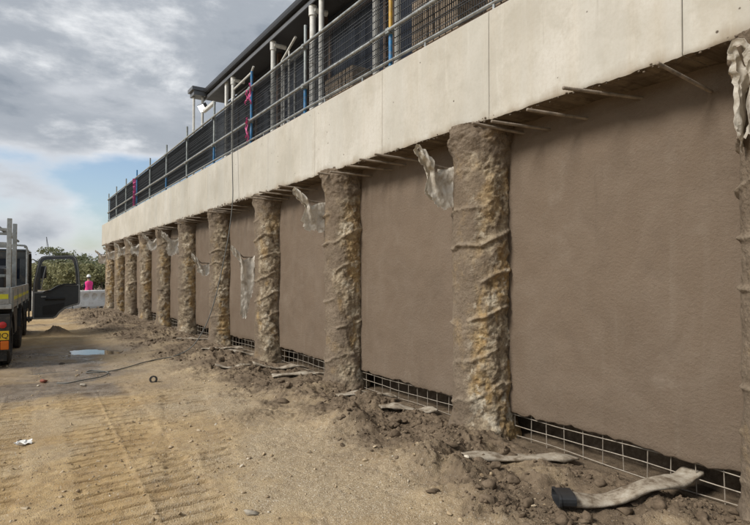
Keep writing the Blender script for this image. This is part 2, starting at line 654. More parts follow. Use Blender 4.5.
def m_ground():
    M = Mat('site_dirt')
    p = M.pos()
    a = M.n('ShaderNodeAttribute', attribute_name='zones')
    s = M.n('ShaderNodeSeparateColor')
    M.l(a.outputs['Color'], s.inputs[0])
    darkm, wetm, gravm = s.outputs
    big = M.noise(0.9, 6, 0.6, None, 0.3)
    mid = M.noise(6, 6, 0.65)
    tan = M.ramp(big, (0.30, (0.325, 0.215, 0.098)), (0.50, (0.435, 0.312, 0.163)), (0.70, (0.495, 0.378, 0.225)))
    tan = M.mix(M.ramp(mid, (0.38, 0.6), (0.56, 0.0)), tan, (0.250, 0.172, 0.095))
    tan = M.mix(M.ramp(M.noise(17, 4, 0.7), (0.55, 0.0), (0.7, 0.4)), tan, (0.44, 0.36, 0.245))
    # crushed stone
    vc = M.voro(120, out='Color')
    sc = M.n('ShaderNodeSeparateColor')
    M.l(vc, sc.inputs[0])
    grav = M.ramp(sc.outputs[0], (0.0, (0.22, 0.17, 0.11)), (0.6, (0.370, 0.300, 0.205)), (0.93, (0.46, 0.39, 0.29)), (1.0, (0.60, 0.55, 0.46)))
    c = M.mix(M.math('MULTIPLY', gravm, 0.75), tan, grav)
    speck = M.ramp(sc.outputs[1], (0.975, 0.0), (0.99, 0.6))
    c = M.mix(speck, c, (0.50, 0.46, 0.39))
    soil = M.ramp(M.noise(8, 6, 0.7), (0.32, (0.090, 0.065, 0.042)), (0.68, (0.225, 0.170, 0.115)))
    soil = M.mix(M.math('MULTIPLY', speck, 0.6), soil, (0.36, 0.32, 0.26))
    c = M.mix(darkm, c, soil)
    wetc = M.ramp(M.noise(2.5, 6, 0.65), (0.35, (0.120, 0.088, 0.060)), (0.62, (0.250, 0.203, 0.155)))
    c = M.mix(M.math('MULTIPLY', wetm, 0.95), c, wetc)
    ro = M.mix(wetm, (0.93, 0.93, 0.93), M.ramp(M.noise(3.5, 5, 0.65), (0.42, 0.08), (0.62, 0.45)))
    h = M.math('ADD', M.noise(60, 5, 0.7), M.math('MULTIPLY', M.voro(120), -0.5))
    h = M.math('ADD', h, M.math('MULTIPLY', mid, 1.2))
    return M.set(c, ro, 0, M.bump(h, 0.65, 0.016), 0.3)


MT['ground'] = m_ground()


def m_clod():
    M = Mat('loose_soil')
    c = M.ramp(M.noise(14, 5, 0.7), (0.30, (0.075, 0.054, 0.036)), (0.52, (0.150, 0.112, 0.077)), (0.75, (0.255, 0.200, 0.142)))
    return M.set(c, 0.95, 0, M.bump(M.noise(70, 4, 0.7), 0.6, 0.008), 0.2)


MT['clod'] = m_clod()


def m_pebble():
    M = Mat('pebbles')
    vc = M.voro(22, out='Color')
    s = M.n('ShaderNodeSeparateColor')
    M.l(vc, s.inputs[0])
    c = M.ramp(s.outputs[0], (0.0, (0.20, 0.145, 0.09)), (0.6, (0.40, 0.31, 0.20)), (0.92, (0.47, 0.39, 0.28)), (1.0, (0.60, 0.56, 0.48)))
    return M.set(c, 0.9, 0, M.bump(M.noise(70, 4, 0.7), 0.4, 0.006), 0.25)


MT['pebble'] = m_pebble()


def m_plastic():
    M = Mat('muddy_plastic_film')
    c = M.ramp(M.noise(9, 5, 0.65), (0.32, (0.48, 0.425, 0.345)), (0.54, (0.82, 0.78, 0.70)))
    M.set(c, M.ramp(M.noise(20, 3), (0.3, 0.25), (0.7, 0.5)), 0, M.bump(M.noise(28, 4, 0.7, None, 1.0), 0.7, 0.012), 0.5)
    tl = M.n('ShaderNodeBsdfTranslucent')
    M.put(tl.inputs[0], (0.72, 0.66, 0.56))
    tr = M.n('ShaderNodeBsdfTransparent')
    m1 = M.n('ShaderNodeMixShader')
    m1.inputs[0].default_value = 0.35
    M.l(M.b.outputs[0], m1.inputs[1])
    M.l(tl.outputs[0], m1.inputs[2])
    m2 = M.n('ShaderNodeMixShader')
    M.put(m2.inputs[0], M.ramp(M.noise(7, 4, 0.6), (0.46, 0.03), (0.72, 0.25)))
    M.l(m1.outputs[0], m2.inputs[1])
    M.l(tr.outputs[0], m2.inputs[2])
    M.l(m2.outputs[0], M.out.inputs[0])
    return M.m


MT['film'] = m_plastic()


def m_geotex():
    M = Mat('geotextile_sleeve')
    c = M.ramp(M.noise(11, 6, 0.7), (0.36, (0.150, 0.115, 0.080)), (0.5, (0.32, 0.275, 0.215)), (0.7, (0.47, 0.43, 0.36)))
    return M.set(c, 0.92, 0, M.bump(M.noise(90, 4, 0.7), 0.5, 0.006), 0.2)


MT['geotex'] = m_geotex()


def m_water():
    M = Mat('muddy_water')
    return M.set((0.10, 0.085, 0.065), 0.04, 0, M.bump(M.noise(5, 2), 0.03, 0.01), 0.5, IOR=1.33)


MT['water'] = m_water()


def m_leaf(name, a, b):
    M = Mat(name)
    c = M.ramp(M.noise(0.9, 3, 0.6), (0.35, a), (0.68, b))
    c = M.mix(M.ramp(M.noise(7, 2), (0.45, 0.0), (0.7, 0.6)), c, tuple(min(1, x * 1.5) for x in b))
    M.set(c, 0.6, 0, None, 0.3)
    tl = M.n('ShaderNodeBsdfTranslucent')
    M.l(c, tl.inputs[0])
    mx = M.n('ShaderNodeMixShader')
    mx.inputs[0].default_value = 0.3
    M.l(M.b.outputs[0], mx.inputs[1])
    M.l(tl.outputs[0], mx.inputs[2])
    M.l(mx.outputs[0], M.out.inputs[0])
    return M.m


MT['leaf_a'] = m_leaf('olive_leaves', (0.17, 0.17, 0.088), (0.29, 0.28, 0.145))  # leaf tones are lightened to stand in for distance haze
MT['leaf_b'] = m_leaf('dark_leaves', (0.12, 0.135, 0.078), (0.215, 0.23, 0.13))
MT['leaf_c'] = m_leaf('grey_green_leaves', (0.155, 0.158, 0.10), (0.25, 0.245, 0.155))
MT['bark'] = simple('bark', (0.12, 0.095, 0.07), 0.9, 0.0, 0.3, 6, None, 0.4)

# ------------------------------------------------------------------ layout of the wall
XC = 3.98                 # pile axis
XB = 3.70                 # beam face
XP = 4.05                 # shotcrete face
ZB0, ZB1 = 3.01, 4.03     # beam underside / top
SPC = 2.75
COLY = [1.37 if k == -1 else 4.05 + SPC * k for k in range(-3, 10)]
BEAM_Y0, BEAM_L, NSEG = 1.90 - 4 * 1.775, 1.775, 20
BEAM_END = BEAM_Y0 + BEAM_L * NSEG

# ------------------------------------------------------------------ ground: one sheet to the horizon
PUD = [(1.34, 12.9, 0.46, 0.60), (1.66, 12.5, 0.34, 0.42), (0.80, 11.4, 0.30, 0.22), (0.55, 10.3, 0.34, 0.18), (1.15, 10.6, 0.30, 0.14)]
MOUNDS = [(2.9, 4.85, .16, .34, .36), (3.40, 3.66, .12, .28, .26), (2.80, 3.55, .13, .30, .34), (2.62, 2.75, .07, .2, .25),  (3.15, 6.4, .12, .35, .45),
          (2.75, 2.95, .06, .25, .3), (3.45, 2.75, .07, .16, .16), (3.1, 8.2, .10, .4, .4), (3.1, 10.0, .10, .4, .6),
          (2.9, 12.5, .09, .5, .7), (2.4, 8.9, .06, .5, .4), (3.45, 5.6, .06, .25, .3), (2.9, 15.2, .12, .6, .6),
          (0.95, 16.3, .16, .28, .22), (2.6, 18.5, .16, .5, .6), (2.2, 22.0, .18, .6, .8), (2.9, 21.0, .14, .4, .8), (2.4, 24.0, .2, .7, .8)]


def dark_zone(X, Y):
    edge = 2.44 + 0.30 * fbm(X * 0.8, Y * 0.8, 1.7, 4, 0.5, 5) - 0.055 * np.clip(Y - 6, 0, 20)
    d = sstep(edge - 0.30, edge + 0.50, X + 0.55 * fbm(X * 2.3, Y * 2.3, 0, 5, 0.62, 8))
    d = d * (1 - 0.55 * sstep(0.10, 0.40, fbm(X * 1.7, Y * 1.7, 9, 4, 0.6, 18)) * (1 - sstep(3.3, 3.7, X)))
    # dark patch in front of the second pile, and churned patches further off
    d = np.maximum(d, 0.65 * np.exp(-(((X - 2.22) / .42) ** 2 + ((Y - 5.75) / .38) ** 2) * 1.3))
    d = np.maximum(d, 0.8 * sstep(0.15, 0.45, fbm(X * 0.55, Y * 0.4, 2.2, 4, 0.55, 40)) * sstep(7.5, 10, Y) * sstep(-1.5, 0.5, X))
    d = np.maximum(d, np.exp(-(((X - 0.95) / .36) ** 2 + ((Y - 16.3) / .3) ** 2) ** 2))
    return np.clip(d, 0, 1)


def wet_zone(X, Y):
    w = sstep(7.4, 8.3, Y + 0.7 * fbm(X * 1.1, Y * 1.1, 0, 4, 0.5, 12)) * (1 - sstep(12.5, 15.5, Y))
    w = w * (1 - sstep(1.15, 2.3, X + 0.5 * fbm(X * 1.3, Y * 1.3, 4, 4, 0.5, 15)))
    w = w * (0.6 + 0.6 * sstep(-.2, .3, fbm(X * 2, Y * 2, 9, 4, 0.5, 19)))
    for px, py, rx, ry in PUD:
        w = np.maximum(w, np.exp(-0.35 * (((X - px) / rx) ** 2 + ((Y - py) / ry) ** 2)))
    return np.clip(w, 0, 1)


def track(X, Y, x0, slope, half, y0, y1, pitch, phase, skew):
    u = X - (x0 + slope * (Y - 5))
    edge = half + 0.03 * vnoise(X * 5, Y * 5, 0, 77)
    m = (1 - sstep(edge - 0.05, edge + 0.02, np.abs(u))) * sstep(y0 - .4, y0 + .3, Y) * (1 - sstep(y1 - .5, y1 + .5, Y))
    t = (Y + skew * u + 0.025 * vnoise(X * 3, Y * 3, 5, 31)) / pitch + phase
    fr = t - np.floor(t)
    lipd = np.minimum(fr, 1 - fr)                                       # distance to the grouser print
    prof = -1.0 * (1 - sstep(0.06, 0.15, lipd)) + 0.42 * np.exp(-((lipd - 0.21) / 0.06) ** 2)
    brk = 0.12 + 0.88 * sstep(-0.30, 0.05, fbm(X * 1.5, Y * 1.5, 7, 3, 0.5, int(90 + phase * 10)))
    seam = np.exp(-(u / 0.02) ** 2)
    return m, m * brk * (prof * (1 - 0.8 * seam) + 0.35 * seam + 0.22 * fbm(X * 9, Y * 9, 2, 3, .6, 32))


def ground_h(X, Y):
    h = 0.022 * fbm(X * 0.5, Y * 0.5, 0, 4, 0.5, 2) + 0.010 * fbm(X * 3.1, Y * 3.1, 0, 4, 0.55, 3) + 0.008 * fbm(X * 19, Y * 19, 0, 3, 0.7, 4) * (0.5 + sstep(-.3, .4, fbm(X * 2, Y * 2, 5, 3, .5, 14)))
    near = 1 - sstep(20, 60, np.hypot(X, Y))
    d = dark_zone(X, Y) * sstep(-1, 1.5, X)
    rough = fbm(X * 4.2, Y * 4.2, 0, 5, 0.6, 6)
    ridged = 1 - np.abs(fbm(X * 7.5, Y * 7.5, 3, 4, 0.6, 9)) * 2
    h = h + d * near * (0.020 + 0.065 * rough + 0.050 * ridged * sstep(-.2, .3, fbm(X * 1.3, Y * 1.3, 6, 3, .5, 11)))
    for mx, my, mh, rx, ry in MOUNDS:
        g = np.exp(-(((X - mx) / rx) ** 2 + ((Y - my) / ry) ** 2))
        h = h + mh * g * (0.85 + 0.55 * rough + 0.25 * ridged)
    for args in ((-0.26, 0.06, 0.34, 1.0, 8.7, 0.17, 0.1, 0.06), (0.84, 0.03, 0.42, 1.2, 8.4, 0.17, 0.4, 0.02), (-1.6, 0.0, 0.36, 1.0, 8.5, 0.17, 0.3, 0.0),
                 (1.40, 0.20, 0.30, 4.4, 7.6, 0.165, 0.7, -0.12)):
        m, pr = track(X, Y, *args)
        h = h + (-0.010 * m + 0.036 * pr) * (1 - 0.7 * d)
    # narrow trench under the shotcrete, level round the pile feet
    tr = sstep(3.72, 3.98, X) * (1 - sstep(BEAM_END - .6, BEAM_END, Y))
    h = h * (1 - 0.75 * tr) - 0.035 * tr
    for px, py, rx, ry in PUD:
        q = np.sqrt(((X - px) / rx) ** 2 + ((Y - py) / ry) ** 2) + 0.35 * fbm(X * 2.5, Y * 2.5, 1, 3, .5, 55)
        h = h - 0.055 * (1 - sstep(0.55, 1.5, q))
    w = wet_zone(X, Y)
    h = h - 0.010 * w + 0.010 * w * fbm(X * 2.2, Y * 3.5, 2, 4, 0.6, 66)
    h = h - 0.30 * sstep(27.5, 31, Y)
    h = h + 0.5 * sstep(40, 200, np.hypot(X, Y)) * fbm(X * .02, Y * .02, 0, 3, .5, 88)
    return h


def axis(segs):
    o = []
    for a, b, n in segs:
        o += list(np.linspace(a, b, n, endpoint=False))
    o.append(segs[-1][1])
    return np.array(o)


gx = np.concatenate([-np.geomspace(1800, 5, 36)[:-1], axis([(-5, -0.8, 80), (-0.8, 4.35, 370)]), np.geomspace(4.5, 1800, 36)])
gy = np.concatenate([-np.geomspace(1800, 1.0, 40)[:-1], axis([(-1, 1.4, 40), ]), axis([(1.4, 3.0, 140), (3.0, 8.8, 540)]), np.geomspace(8.8, 34, 300)[1:], np.geomspace(36, 2500, 40)])
GX, GY = np.meshgrid(gx, gy)
GZ = ground_h(GX, GY)
ground = grid_mesh('ground', np.stack([GX, GY, GZ], -1), MT['ground'])
tag(ground, kind='structure')
Zn = np.ones(GX.shape + (4,), dtype=np.float32)
Zn[..., 0] = dark_zone(GX, GY)
Zn[..., 1] = wet_zone(GX, GY)
Zn[..., 2] = np.clip(sstep(1.0, 2.2, GX + 0.5 * fbm(GX, GY, 2, 4, .5, 61)) * 0.8 + 0.55 * sstep(.05, .4, fbm(GX * .9, GY * .9, 3, 4, .5, 63)), 0, 1)
ca = ground.data.color_attributes.new('zones', 'FLOAT_COLOR', 'POINT')
ca.data.foreach_set('color', Zn.ravel())


def gh(x, y):
    return float(ground_h(np.array([float(x)]), np.array([float(y)]))[0])


th_ = np.linspace(0, 2 * np.pi, 241)
rr_ = np.array([330.0, 420.0, 560.0, 760.0])
TT, RR = np.meshgrid(th_, rr_)
HZ = np.array([-2.0, 5.0, 9.0, -4.0])[:, None] * (1 + 0.45 * fbm(np.cos(TT) * 4, np.sin(TT) * 4, RR * .002, 3, .5, 301)) + 2.0 * fbm(np.cos(TT) * 40, np.sin(TT) * 40, RR * .01, 3, .6, 302)
HZ[:, -1] = HZ[:, 0]
hl = grid_mesh('hills', np.stack([RR * np.cos(TT), RR * np.sin(TT), HZ], -1), MT['leaf_b'], flip=True)
tag(hl, kind='structure')

# puddles lie in the hollows
for i, (px, py, rx, ry) in enumerate(PUD):
    th = np.linspace(0, 2 * np.pi, 40, endpoint=False)
    tt_, rr_ = np.random.uniform(0, 6.283, 300), np.sqrt(np.random.uniform(0, 1, 300))
    lvl = float(np.percentile(ground_h(px + rx * rr_ * np.cos(tt_), py + ry * rr_ * np.sin(tt_)), 72))
    mb = MB()
    vs = [(px, py, lvl)] + [(px + 1.6 * rx * math.cos(t), py + 1.6 * ry * math.sin(t), lvl) for t in th]
    mb.add(vs, [(0, 1 + k, 1 + (k + 1) % 40) for k in range(40)])
    tag(mb.build('puddle', MT['water'], fix=False), kind='structure')

# retained soil behind the shotcrete, and the floor slab over it
mb = MB()
V = []
ys = np.linspace(BEAM_Y0, BEAM_END - 0.15, 260)
zs = np.linspace(-0.3, 3.0, 26)
Yg, Zg = np.meshgrid(ys, zs)
Xg = 4.44 + 0.08 * fbm(Yg * 3, Zg * 3, 0, 4, 0.6, 21) - 0.12 * (1 - sstep(-.15, .12, Zg))
emb = grid_mesh('embankment', np.stack([Xg, Yg, Zg], -1), MT['clod'], flip=True)
tag(emb, kind='structure')
mb = MB()
mb.box((4.70, BEAM_Y0, -0.4), (16, BEAM_END - 0.15, 3.0))
tag(mb.build('embankment', MT['clod']), kind='structure')
mb = MB()
mb.box((4.46, BEAM_Y0, 3.02), (16, BEAM_END - 0.05, 4.0))
tag(mb.build('floor_slab', MT['concrete']), kind='structure')

# ------------------------------------------------------------------ the retaining wall
wall = thing('retaining_wall', 'long retaining wall of rough round piles, brown infill panels and pale concrete capping beam', 'retaining wall', (XC, 12.0, 0))
WO = np.array([XC, 12.0, 0.0])


def beam_segment(i):
    y0 = BEAM_Y0 + i * BEAM_L + 0.0025
    y1 = y0 + BEAM_L - 0.005
    near = y1 > 0 and y0 < 12
    ny = 90 if near else 40
    # profile from top back over the front, round the lip and along the soffit
    zf = np.linspace(ZB1 - 0.012, ZB0 + 0.05, 14)
    prof = [(4.45, ZB1), (4.1, ZB1), (XB + 0.012, ZB1)] + [(XB, z) for z in zf] + [(XB, ZB0 + 0.03), (XB, ZB0 + 0.012), (XB + 0.006, ZB0), (XB + 0.03, ZB0)]
    prof += [(x, ZB0) for x in np.linspace(XB + 0.06, 4.45, 10)]
    prof = np.array(prof)
    n = len(prof)
    yy = np.concatenate([[y0, y0 + 0.004], np.linspace(y0 + 0.01, y1 - 0.01, ny), [y1 - 0.004, y1]])
    Xp = np.repeat(prof[None, :, 0], len(yy), 0)
    Zp = np.repeat(prof[None, :, 1], len(yy), 0)
    Yp = np.repeat(yy[:, None], n, 1)
    lip = np.zeros(n)
    lip[16:23] = [0.25, 0.55, 0.8, 1.0, 1.0, 0.9, 0.5]
    cl = np.clip(fbm(Yp * 7, Xp * 7, 0, 4, 0.6, 33) * 1.8 + 0.05, 0, 1) ** 1.2
    cl2 = np.clip(fbm(Yp * 22, Xp * 22, 0, 3, 0.6, 35), 0, 1)
    Zp = Zp - lip * (0.016 * cl + 0.012 * cl2 * (cl > 0.05))
    Xp = Xp - lip * 0.014 * cl * (Zp < ZB0 + 0.06)
    front = (Xp < XB + 0.002)
    Xp = Xp + front * 0.0025 * fbm(Yp * 1.7, Zp * 1.7, 0, 3, 0.5, 36)
    sof = (Zp < ZB0 + 0.005) & (Xp > XB + 0.05)
    Zp = Zp + sof * 0.012 * fbm(Yp * 9, Xp * 2, 0, 3, 0.6, 37)
    ends = np.ones(len(yy))
    ends[[0, -1]] = 0
    Xp[[0, -1], 2:18] += 0.005
    V = np.stack([Xp, Yp, Zp], -1) - WO
    idx = np.arange(len(yy) * n).reshape(len(yy), n)
    q = np.stack([idx[:-1, :-1], idx[:-1, 1:], idx[1:, 1:], idx[1:, :-1]], -1)
    mi = np.zeros(q.shape[:2], int)
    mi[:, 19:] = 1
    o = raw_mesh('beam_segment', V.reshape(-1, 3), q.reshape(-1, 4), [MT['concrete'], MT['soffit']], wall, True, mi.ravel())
    # end caps
    bm = bmesh.new()
    bm.from_mesh(o.data)
    bm.verts.ensure_lookup_table()
    bm.faces.new([bm.verts[k] for k in idx[0]])
    bm.faces.new([bm.verts[k] for k in idx[-1][::-1]])
    bm.faces.new([bm.verts[idx[0, 0]], bm.verts[idx[-1, 0]], bm.verts[idx[-1, -1]], bm.verts[idx[0, -1]]])
    bmesh.ops.recalc_face_normals(bm, faces=bm.faces[:])
    bm.to_mesh(o.data)
    bm.free()
    o.data.shade_smooth()
    o.data.set_sharp_from_angle(angle=R(35))
    return o


for i in range(NSEG):
    beam_segment(i)


def pile(k, cy):
    d = math.hypot(XC, cy)
    na, nz = (150, 340) if d < 9 else ((90, 200) if d < 15 else (54, 120))
    if cy < 0.5:
        na, nz = 54, 120
    th = np.linspace(0, 2 * np.pi, na + 1)
    z = np.linspace(-0.15, ZB0 + 0.015, nz)
    T, Z = np.meshgrid(th, z)
    s = 100 + k * 13
    cx, sx = np.cos(T), np.sin(T)
    nx, nyy, nz_ = cx * 0.29, sx * 0.29, Z
    # angle measured from the side facing the site (-X), positive towards +Y (left in the photo)
    phi = np.arctan2(sx, -cx)
    lob = fbm(nx * 1.6 + 5 * k, nyy * 1.6, Z * 1.1, 3, 0.5, s)
    med = fbm(nx * 7 + 5 * k, nyy * 7, Z * 7, 4, 0.6, s + 1)
    fine = fbm(nx * 26, nyy * 26, Z * 26, 3, 0.6, s + 2)
    mud = sstep(-0.30, 0.30, phi + 0.60 + 0.22 * math.sin(k * 2.7 + 3.9) + 0.95 * fbm(nx * 2, nyy * 2, Z * 1.6, 4, 0.55, s + 3) + 0.12 * med)
    mud = np.maximum(mud, sstep(2.55, 2.75, Z + 0.2 * med))
    mud = np.maximum(mud, 0.8 * sstep(0.22, 0.45, fbm(nx * 3, nyy * 3, Z * 2, 4, .5, s + 8)))
    rock = 1 - mud
    # spiral bands left by the auger
    ph = (Z - 0.055 * T / 1.0 * (1.0) + 0.03 * lob + 0.11 * fbm(nx * 3, nyy * 3, Z * 0.8, 3, 0.5, s + 4)) / (0.345 + 0.07 * math.sin(k * 5.1))
    fr = ph - np.floor(ph) - 0.5
    rib = np.exp(-(fr / (0.055 + 0.02 * lob)) ** 2)
    keep = sstep(-0.24 + 0.08 * math.sin(k * 3.7), 0.04, fbm(nx * 3.5, nyy * 3.5, np.floor(ph) * 3.3, 3, 0.5, s + 5)) * (1 - sstep(2.45, 2.7, Z)) * sstep(0.15, 0.35, Z)
    rib = rib * keep
    r = 0.285 + 0.008 * math.sin(k * 4.3 + 2.0) + 0.030 * lob + mud * (0.014 * med + 0.005 * fine + 0.004)
    fl = fbm(nx * 5, nyy * 5, Z * 3.6, 4, 0.6, s + 6) + 0.25 * fbm(nx * 17, nyy * 17, Z * 17, 2, .5, s + 9)
    plate = sum(sstep(t - .018, t + .018, fl) for t in (-.28, -.10, .08, .27)) / 4        # broken faces with crisp steps
    r = r + rock * (0.014 * med + 0.009 * fine + 0.034 * plate - 0.020)
    r = r + 0.030 * rib * (0.75 + 0.8 * med) * (0.5 + 0.5 * sstep(0.6, 1.2, Z))
    top = sstep(2.62, 2.95, Z + 0.10 * lob + 0.05 * med)
    r = r + top * (0.045 + 0.03 * med + 0.012 * fine)
    r = r + 0.05 * (1 - sstep(-0.05, 0.22, Z + 0.06 * med)) * (1 + med)
    V = np.stack([r * cx, r * sx * 1.02, Z], -1)
    V[:, -1] = V[:, 0]
    och = sstep(0.02, 0.26, fbm(nx * 3.2 + 2, nyy * 3.2, Z * 2.0, 5, 0.6, s + 7)) * rock * (0.55 + 0.45 * (1 - sstep(1.2, 2.4, Z)))
    V = V + np.array([0, cy - WO[1], 0])
    o = grid_mesh('column', V, MT['column'], wall)
    zn = np.ones(T.shape + (4,), np.float32)
    zn[..., 0], zn[..., 1], zn[..., 2] = mud, och, rib
    a = o.data.color_attributes.new('zones', 'FLOAT_COLOR', 'POINT')
    a.data.foreach_set('color', zn.ravel())
    return o


for k, cy in enumerate(COLY):
    pile(k, cy)


SPAT = simple('mortar_spatter', (0.13, 0.10, 0.072), 0.9, 0.0, 0.35, 30, None, 0.5)
IC = bmesh.new()
bmesh.ops.create_icosphere(IC, subdivisions=1, radius=1)
ICV = np.array([v.co for v in IC.verts])
ICF = [tuple(v.index for v in f.verts) for f in IC.faces]
IC.free()
for o in [c for c in wall.children if c.name.startswith('beam_segment')]:
    ys_ = [v.co.y for v in o.data.vertices]
    a_, b_ = min(ys_) + .03, max(ys_) - .03
    m = MB()
    rg = np.random.default_rng(int(b_ * 10) + 900)
    yy_ = a_
    while yy_ < b_:
        dens = float(sstep(-.1, .35, vnoise(yy_ * 2.1, 3.3, 0, 5)))
        for _ in range(int(rg.uniform(1, 5) * dens) + 1):
            sz_ = rg.uniform(.005, .009 + .014 * dens)
            v = ICV * (1 + rg.uniform(-.3, .3, len(ICV)))[:, None] * sz_ * np.array([.8, 1.4, 1.0])
            m.add(v + np.array([XB - WO[0] + rg.uniform(-.004, .03), yy_ + rg.uniform(-.03, .03), ZB0 + rg.uniform(-.02, .012 + .02 * dens)]), ICF)
        yy_ += .03
    q = m.build('mortar_spatter', SPAT, o, smooth='all', fix=False)
    q['kind'] = 'stuff'


def panel(k, ya, yb, zlow):
    ny, nz = (80, 70) if ya < 9 else (40, 34)
    y = np.linspace(ya, yb, ny)
    z = np.concatenate([[zlow, zlow], np.linspace(zlow + 0.012, ZB0 + 0.02, nz)])
    Y, Z = np.meshgrid(y, z)
    X = XP + 0.026 * fbm(Y * 1.1, Z * 1.1, k * 2.3, 3, 0.5, 201) + 0.008 * fbm(Y * 6, Z * 6, k, 4, 0.6, 202)
    X = X + 0.05 * sstep(2.75, 3.0, Z) * (0.5 + 0.5 * vnoise(Y * 4, Z * 4, k, 203))     # thinner at the top
    rag = 0.030 * fbm(Y * 12, 0, k, 4, 0.7, 204) + 0.022 * fbm(Y * 1.4, 0, k, 2, 0.5, 205)
    Z[1:4] += rag[1:4] * np.array([1, 1, 0.5])[:, None]
    Z[0] = Z[1]
    X[0] = XP + 0.50
    X[1] += 0.006
    V = np.stack([X, Y, Z], -1) - WO
    return grid_mesh('panel', V, MT['shotcrete'], wall, flip=True)


GAPS = {}
for k in range(len(COLY) - 1):
    ya, yb = COLY[k], COLY[k + 1]
    zl = 0.235 + random.uniform(-0.02, 0.02)
    GAPS[k] = zl
    panel(k, ya, yb, zl)
    # steel mesh left standing out under the shotcrete
    mp = bpy.data.objects.new('steel_mesh', None)
    COL.objects.link(mp)
    mp.parent = wall
    mp.location = (XP + 0.045 - WO[0], (ya + yb) / 2 - WO[1], 0)
    y0, y1 = ya + 0.27 - (ya + yb) / 2, yb - 0.27 - (ya + yb) / 2
    nv = int((y1 - y0) / 0.188)
    singles = k in (1, 2, 3)
    jm = MB()
    for j in range(nv + 1):
        yy = y0 + 0.02 + j * 0.188 + random.uniform(-.006, .006)
        w = MB() if singles else jm
        w.tube([(random.uniform(-.006, .006), yy, -0.07), (random.uniform(-.004, .004), yy + random.uniform(-.016, .016), 0.29)], 0.0042, 6)
        if singles:
            w.build('wire', MT['meshwire'], mp, smooth=True)
    for zz_ in (-0.002, 0.10, 0.20):
        w = MB() if singles else jm
        ph = random.uniform(0, 6)
        w.tube([(-0.009 + 0.004 * math.sin(t * 5 + ph), y0 + (y1 - y0) * t, zz_ + 0.009 * math.sin(t * 7 + ph) + random.uniform(-.003, .003)) for t in np.linspace(0, 1, 9)], 0.0042, 6)
        if singles:
            w.build('wire', MT['meshwire'], mp, smooth=True)
    if not singles:
        jm.build('wire', MT['meshwire'], mp, smooth=True)


def rebar(p0, p1, r=0.0135):
    mb = MB()
    p0, p1 = Vector(p0), Vector(p1)
    L = (p1 - p0).length
    n = max(6, int(L / 0.010))
    pts = [p0.lerp(p1, t / n) for t in range(n + 1)]
    rs = [r * (1.12 if t % 2 else 0.96) for t in range(n + 1)]
    mb.tube(pts, rs, 7)
    return mb


for k, cy in enumerate(COLY):
    if k == 0:
        continue
    offs = [0.28, 0.58, 0.94, 1.37] if cy < 4.5 else [0.12 + random.uniform(-.05, .05), 0.42, 0.75, 1.1 + random.uniform(-.08, .08), 1.5]
    for j, of in enumerate(offs):
        y = cy - of + random.uniform(-.03, .03)
        x0 = 3.50 + random.uniform(-.05, .06)
        za = 2.935 + random.uniform(-.025, .02)
        mb = rebar((x0, y + random.uniform(-.03, .03), za + random.uniform(-.01, .02)), (4.16, y - .25 + random.uniform(-.06, .06), za - .035 + random.uniform(-.02, .01)))
        mb.v = [tuple(np.array(p) - WO) for p in mb.v]
        mb.build('reinforcing_bar', MT['rebar'], wall, smooth='all')
mb = rebar((3.50, 1.96, 2.935), (4.02, 1.87, 2.815), 0.0125)
mb.v = [tuple(np.array(p) - WO) for p in mb.v]
mb.build('reinforcing_bar', MT['rebar'], wall, smooth='all')

# ------------------------------------------------------------------ edge protection fence on the beam
FX = 3.76
FZ = ZB1
fence = thing('safety_fence', 'temporary edge fence of scaffold tubes and dark wire mesh along the beam', 'fence', (FX, 12, FZ))
PITCH = 2.31
POSTY = [5.36 + PITCH * k for k in range(-3, 11)]
COLS = {3: ('yellow', 'blue'), 4: ('galv_dull', 'blue'), 5: ('blue', 'blue'), 6: ('galv_dull', 'blue'), 8: ('galv_dull', 'blue'), 10: ('blue', 'blue')}
CUR = [c for c in COLS]
for i, y in enumerate(POSTY):
    up, lo = COLS.get(i, ('galv_dull', 'galv_dull'))
    ly = y - 12
    tilt = random.uniform(-.012, .012)
    ht = 1.40 + random.uniform(-.05, .05)
    p = MB().tube([(0, ly, 0.0), (tilt * .4, ly, 0.46)], 0.026, 12).build('post', MT[lo], fence, smooth=True)
    MB().tube([(tilt * .4, 0 + ly, 0.462), (tilt, ly, ht)], 0.0245, 12).build('post_tube', MT[up], p, smooth=True)
    MB().cbox((-0.05, ly - .05, 0.0), (0.07, ly + .05, 0.012), 0.003).build('base_plate', MT['galv_dull'], p)
    for hz in (0.44, 1.06):
        c = MB().cbox((-0.062, ly - 0.035, hz - 0.035), (0.032, ly + 0.035, hz + 0.035), 0.010)
        c.tube([(-0.03, ly + .03, hz), (-0.03, ly + .07, hz)], 0.009, 6)
        c.build('coupler', MT['galv_dull'], p)
ya, yb = POSTY[0] - 0.3, POSTY[-1] + 0.05
for hz, r, m in ((0.44, 0.0235, 'galv'), (1.06, 0.0235, 'galv'), (0.075, 0.016, 'galv')):
    nseg = 4
    cuts = np.linspace(ya, yb, nseg + 1)
    for a, b in zip(cuts[:-1], cuts[1:]):
        pts = [(-0.045 if r > .02 else -0.03, a - 12 + (b - a) * t + 0.002, hz + 0.004 * math.sin(t * 9 + a)) for t in np.linspace(0, 0.999, 12)]
        MB().tube(pts, r, 10).build('rail', MT[m], fence, smooth=True)
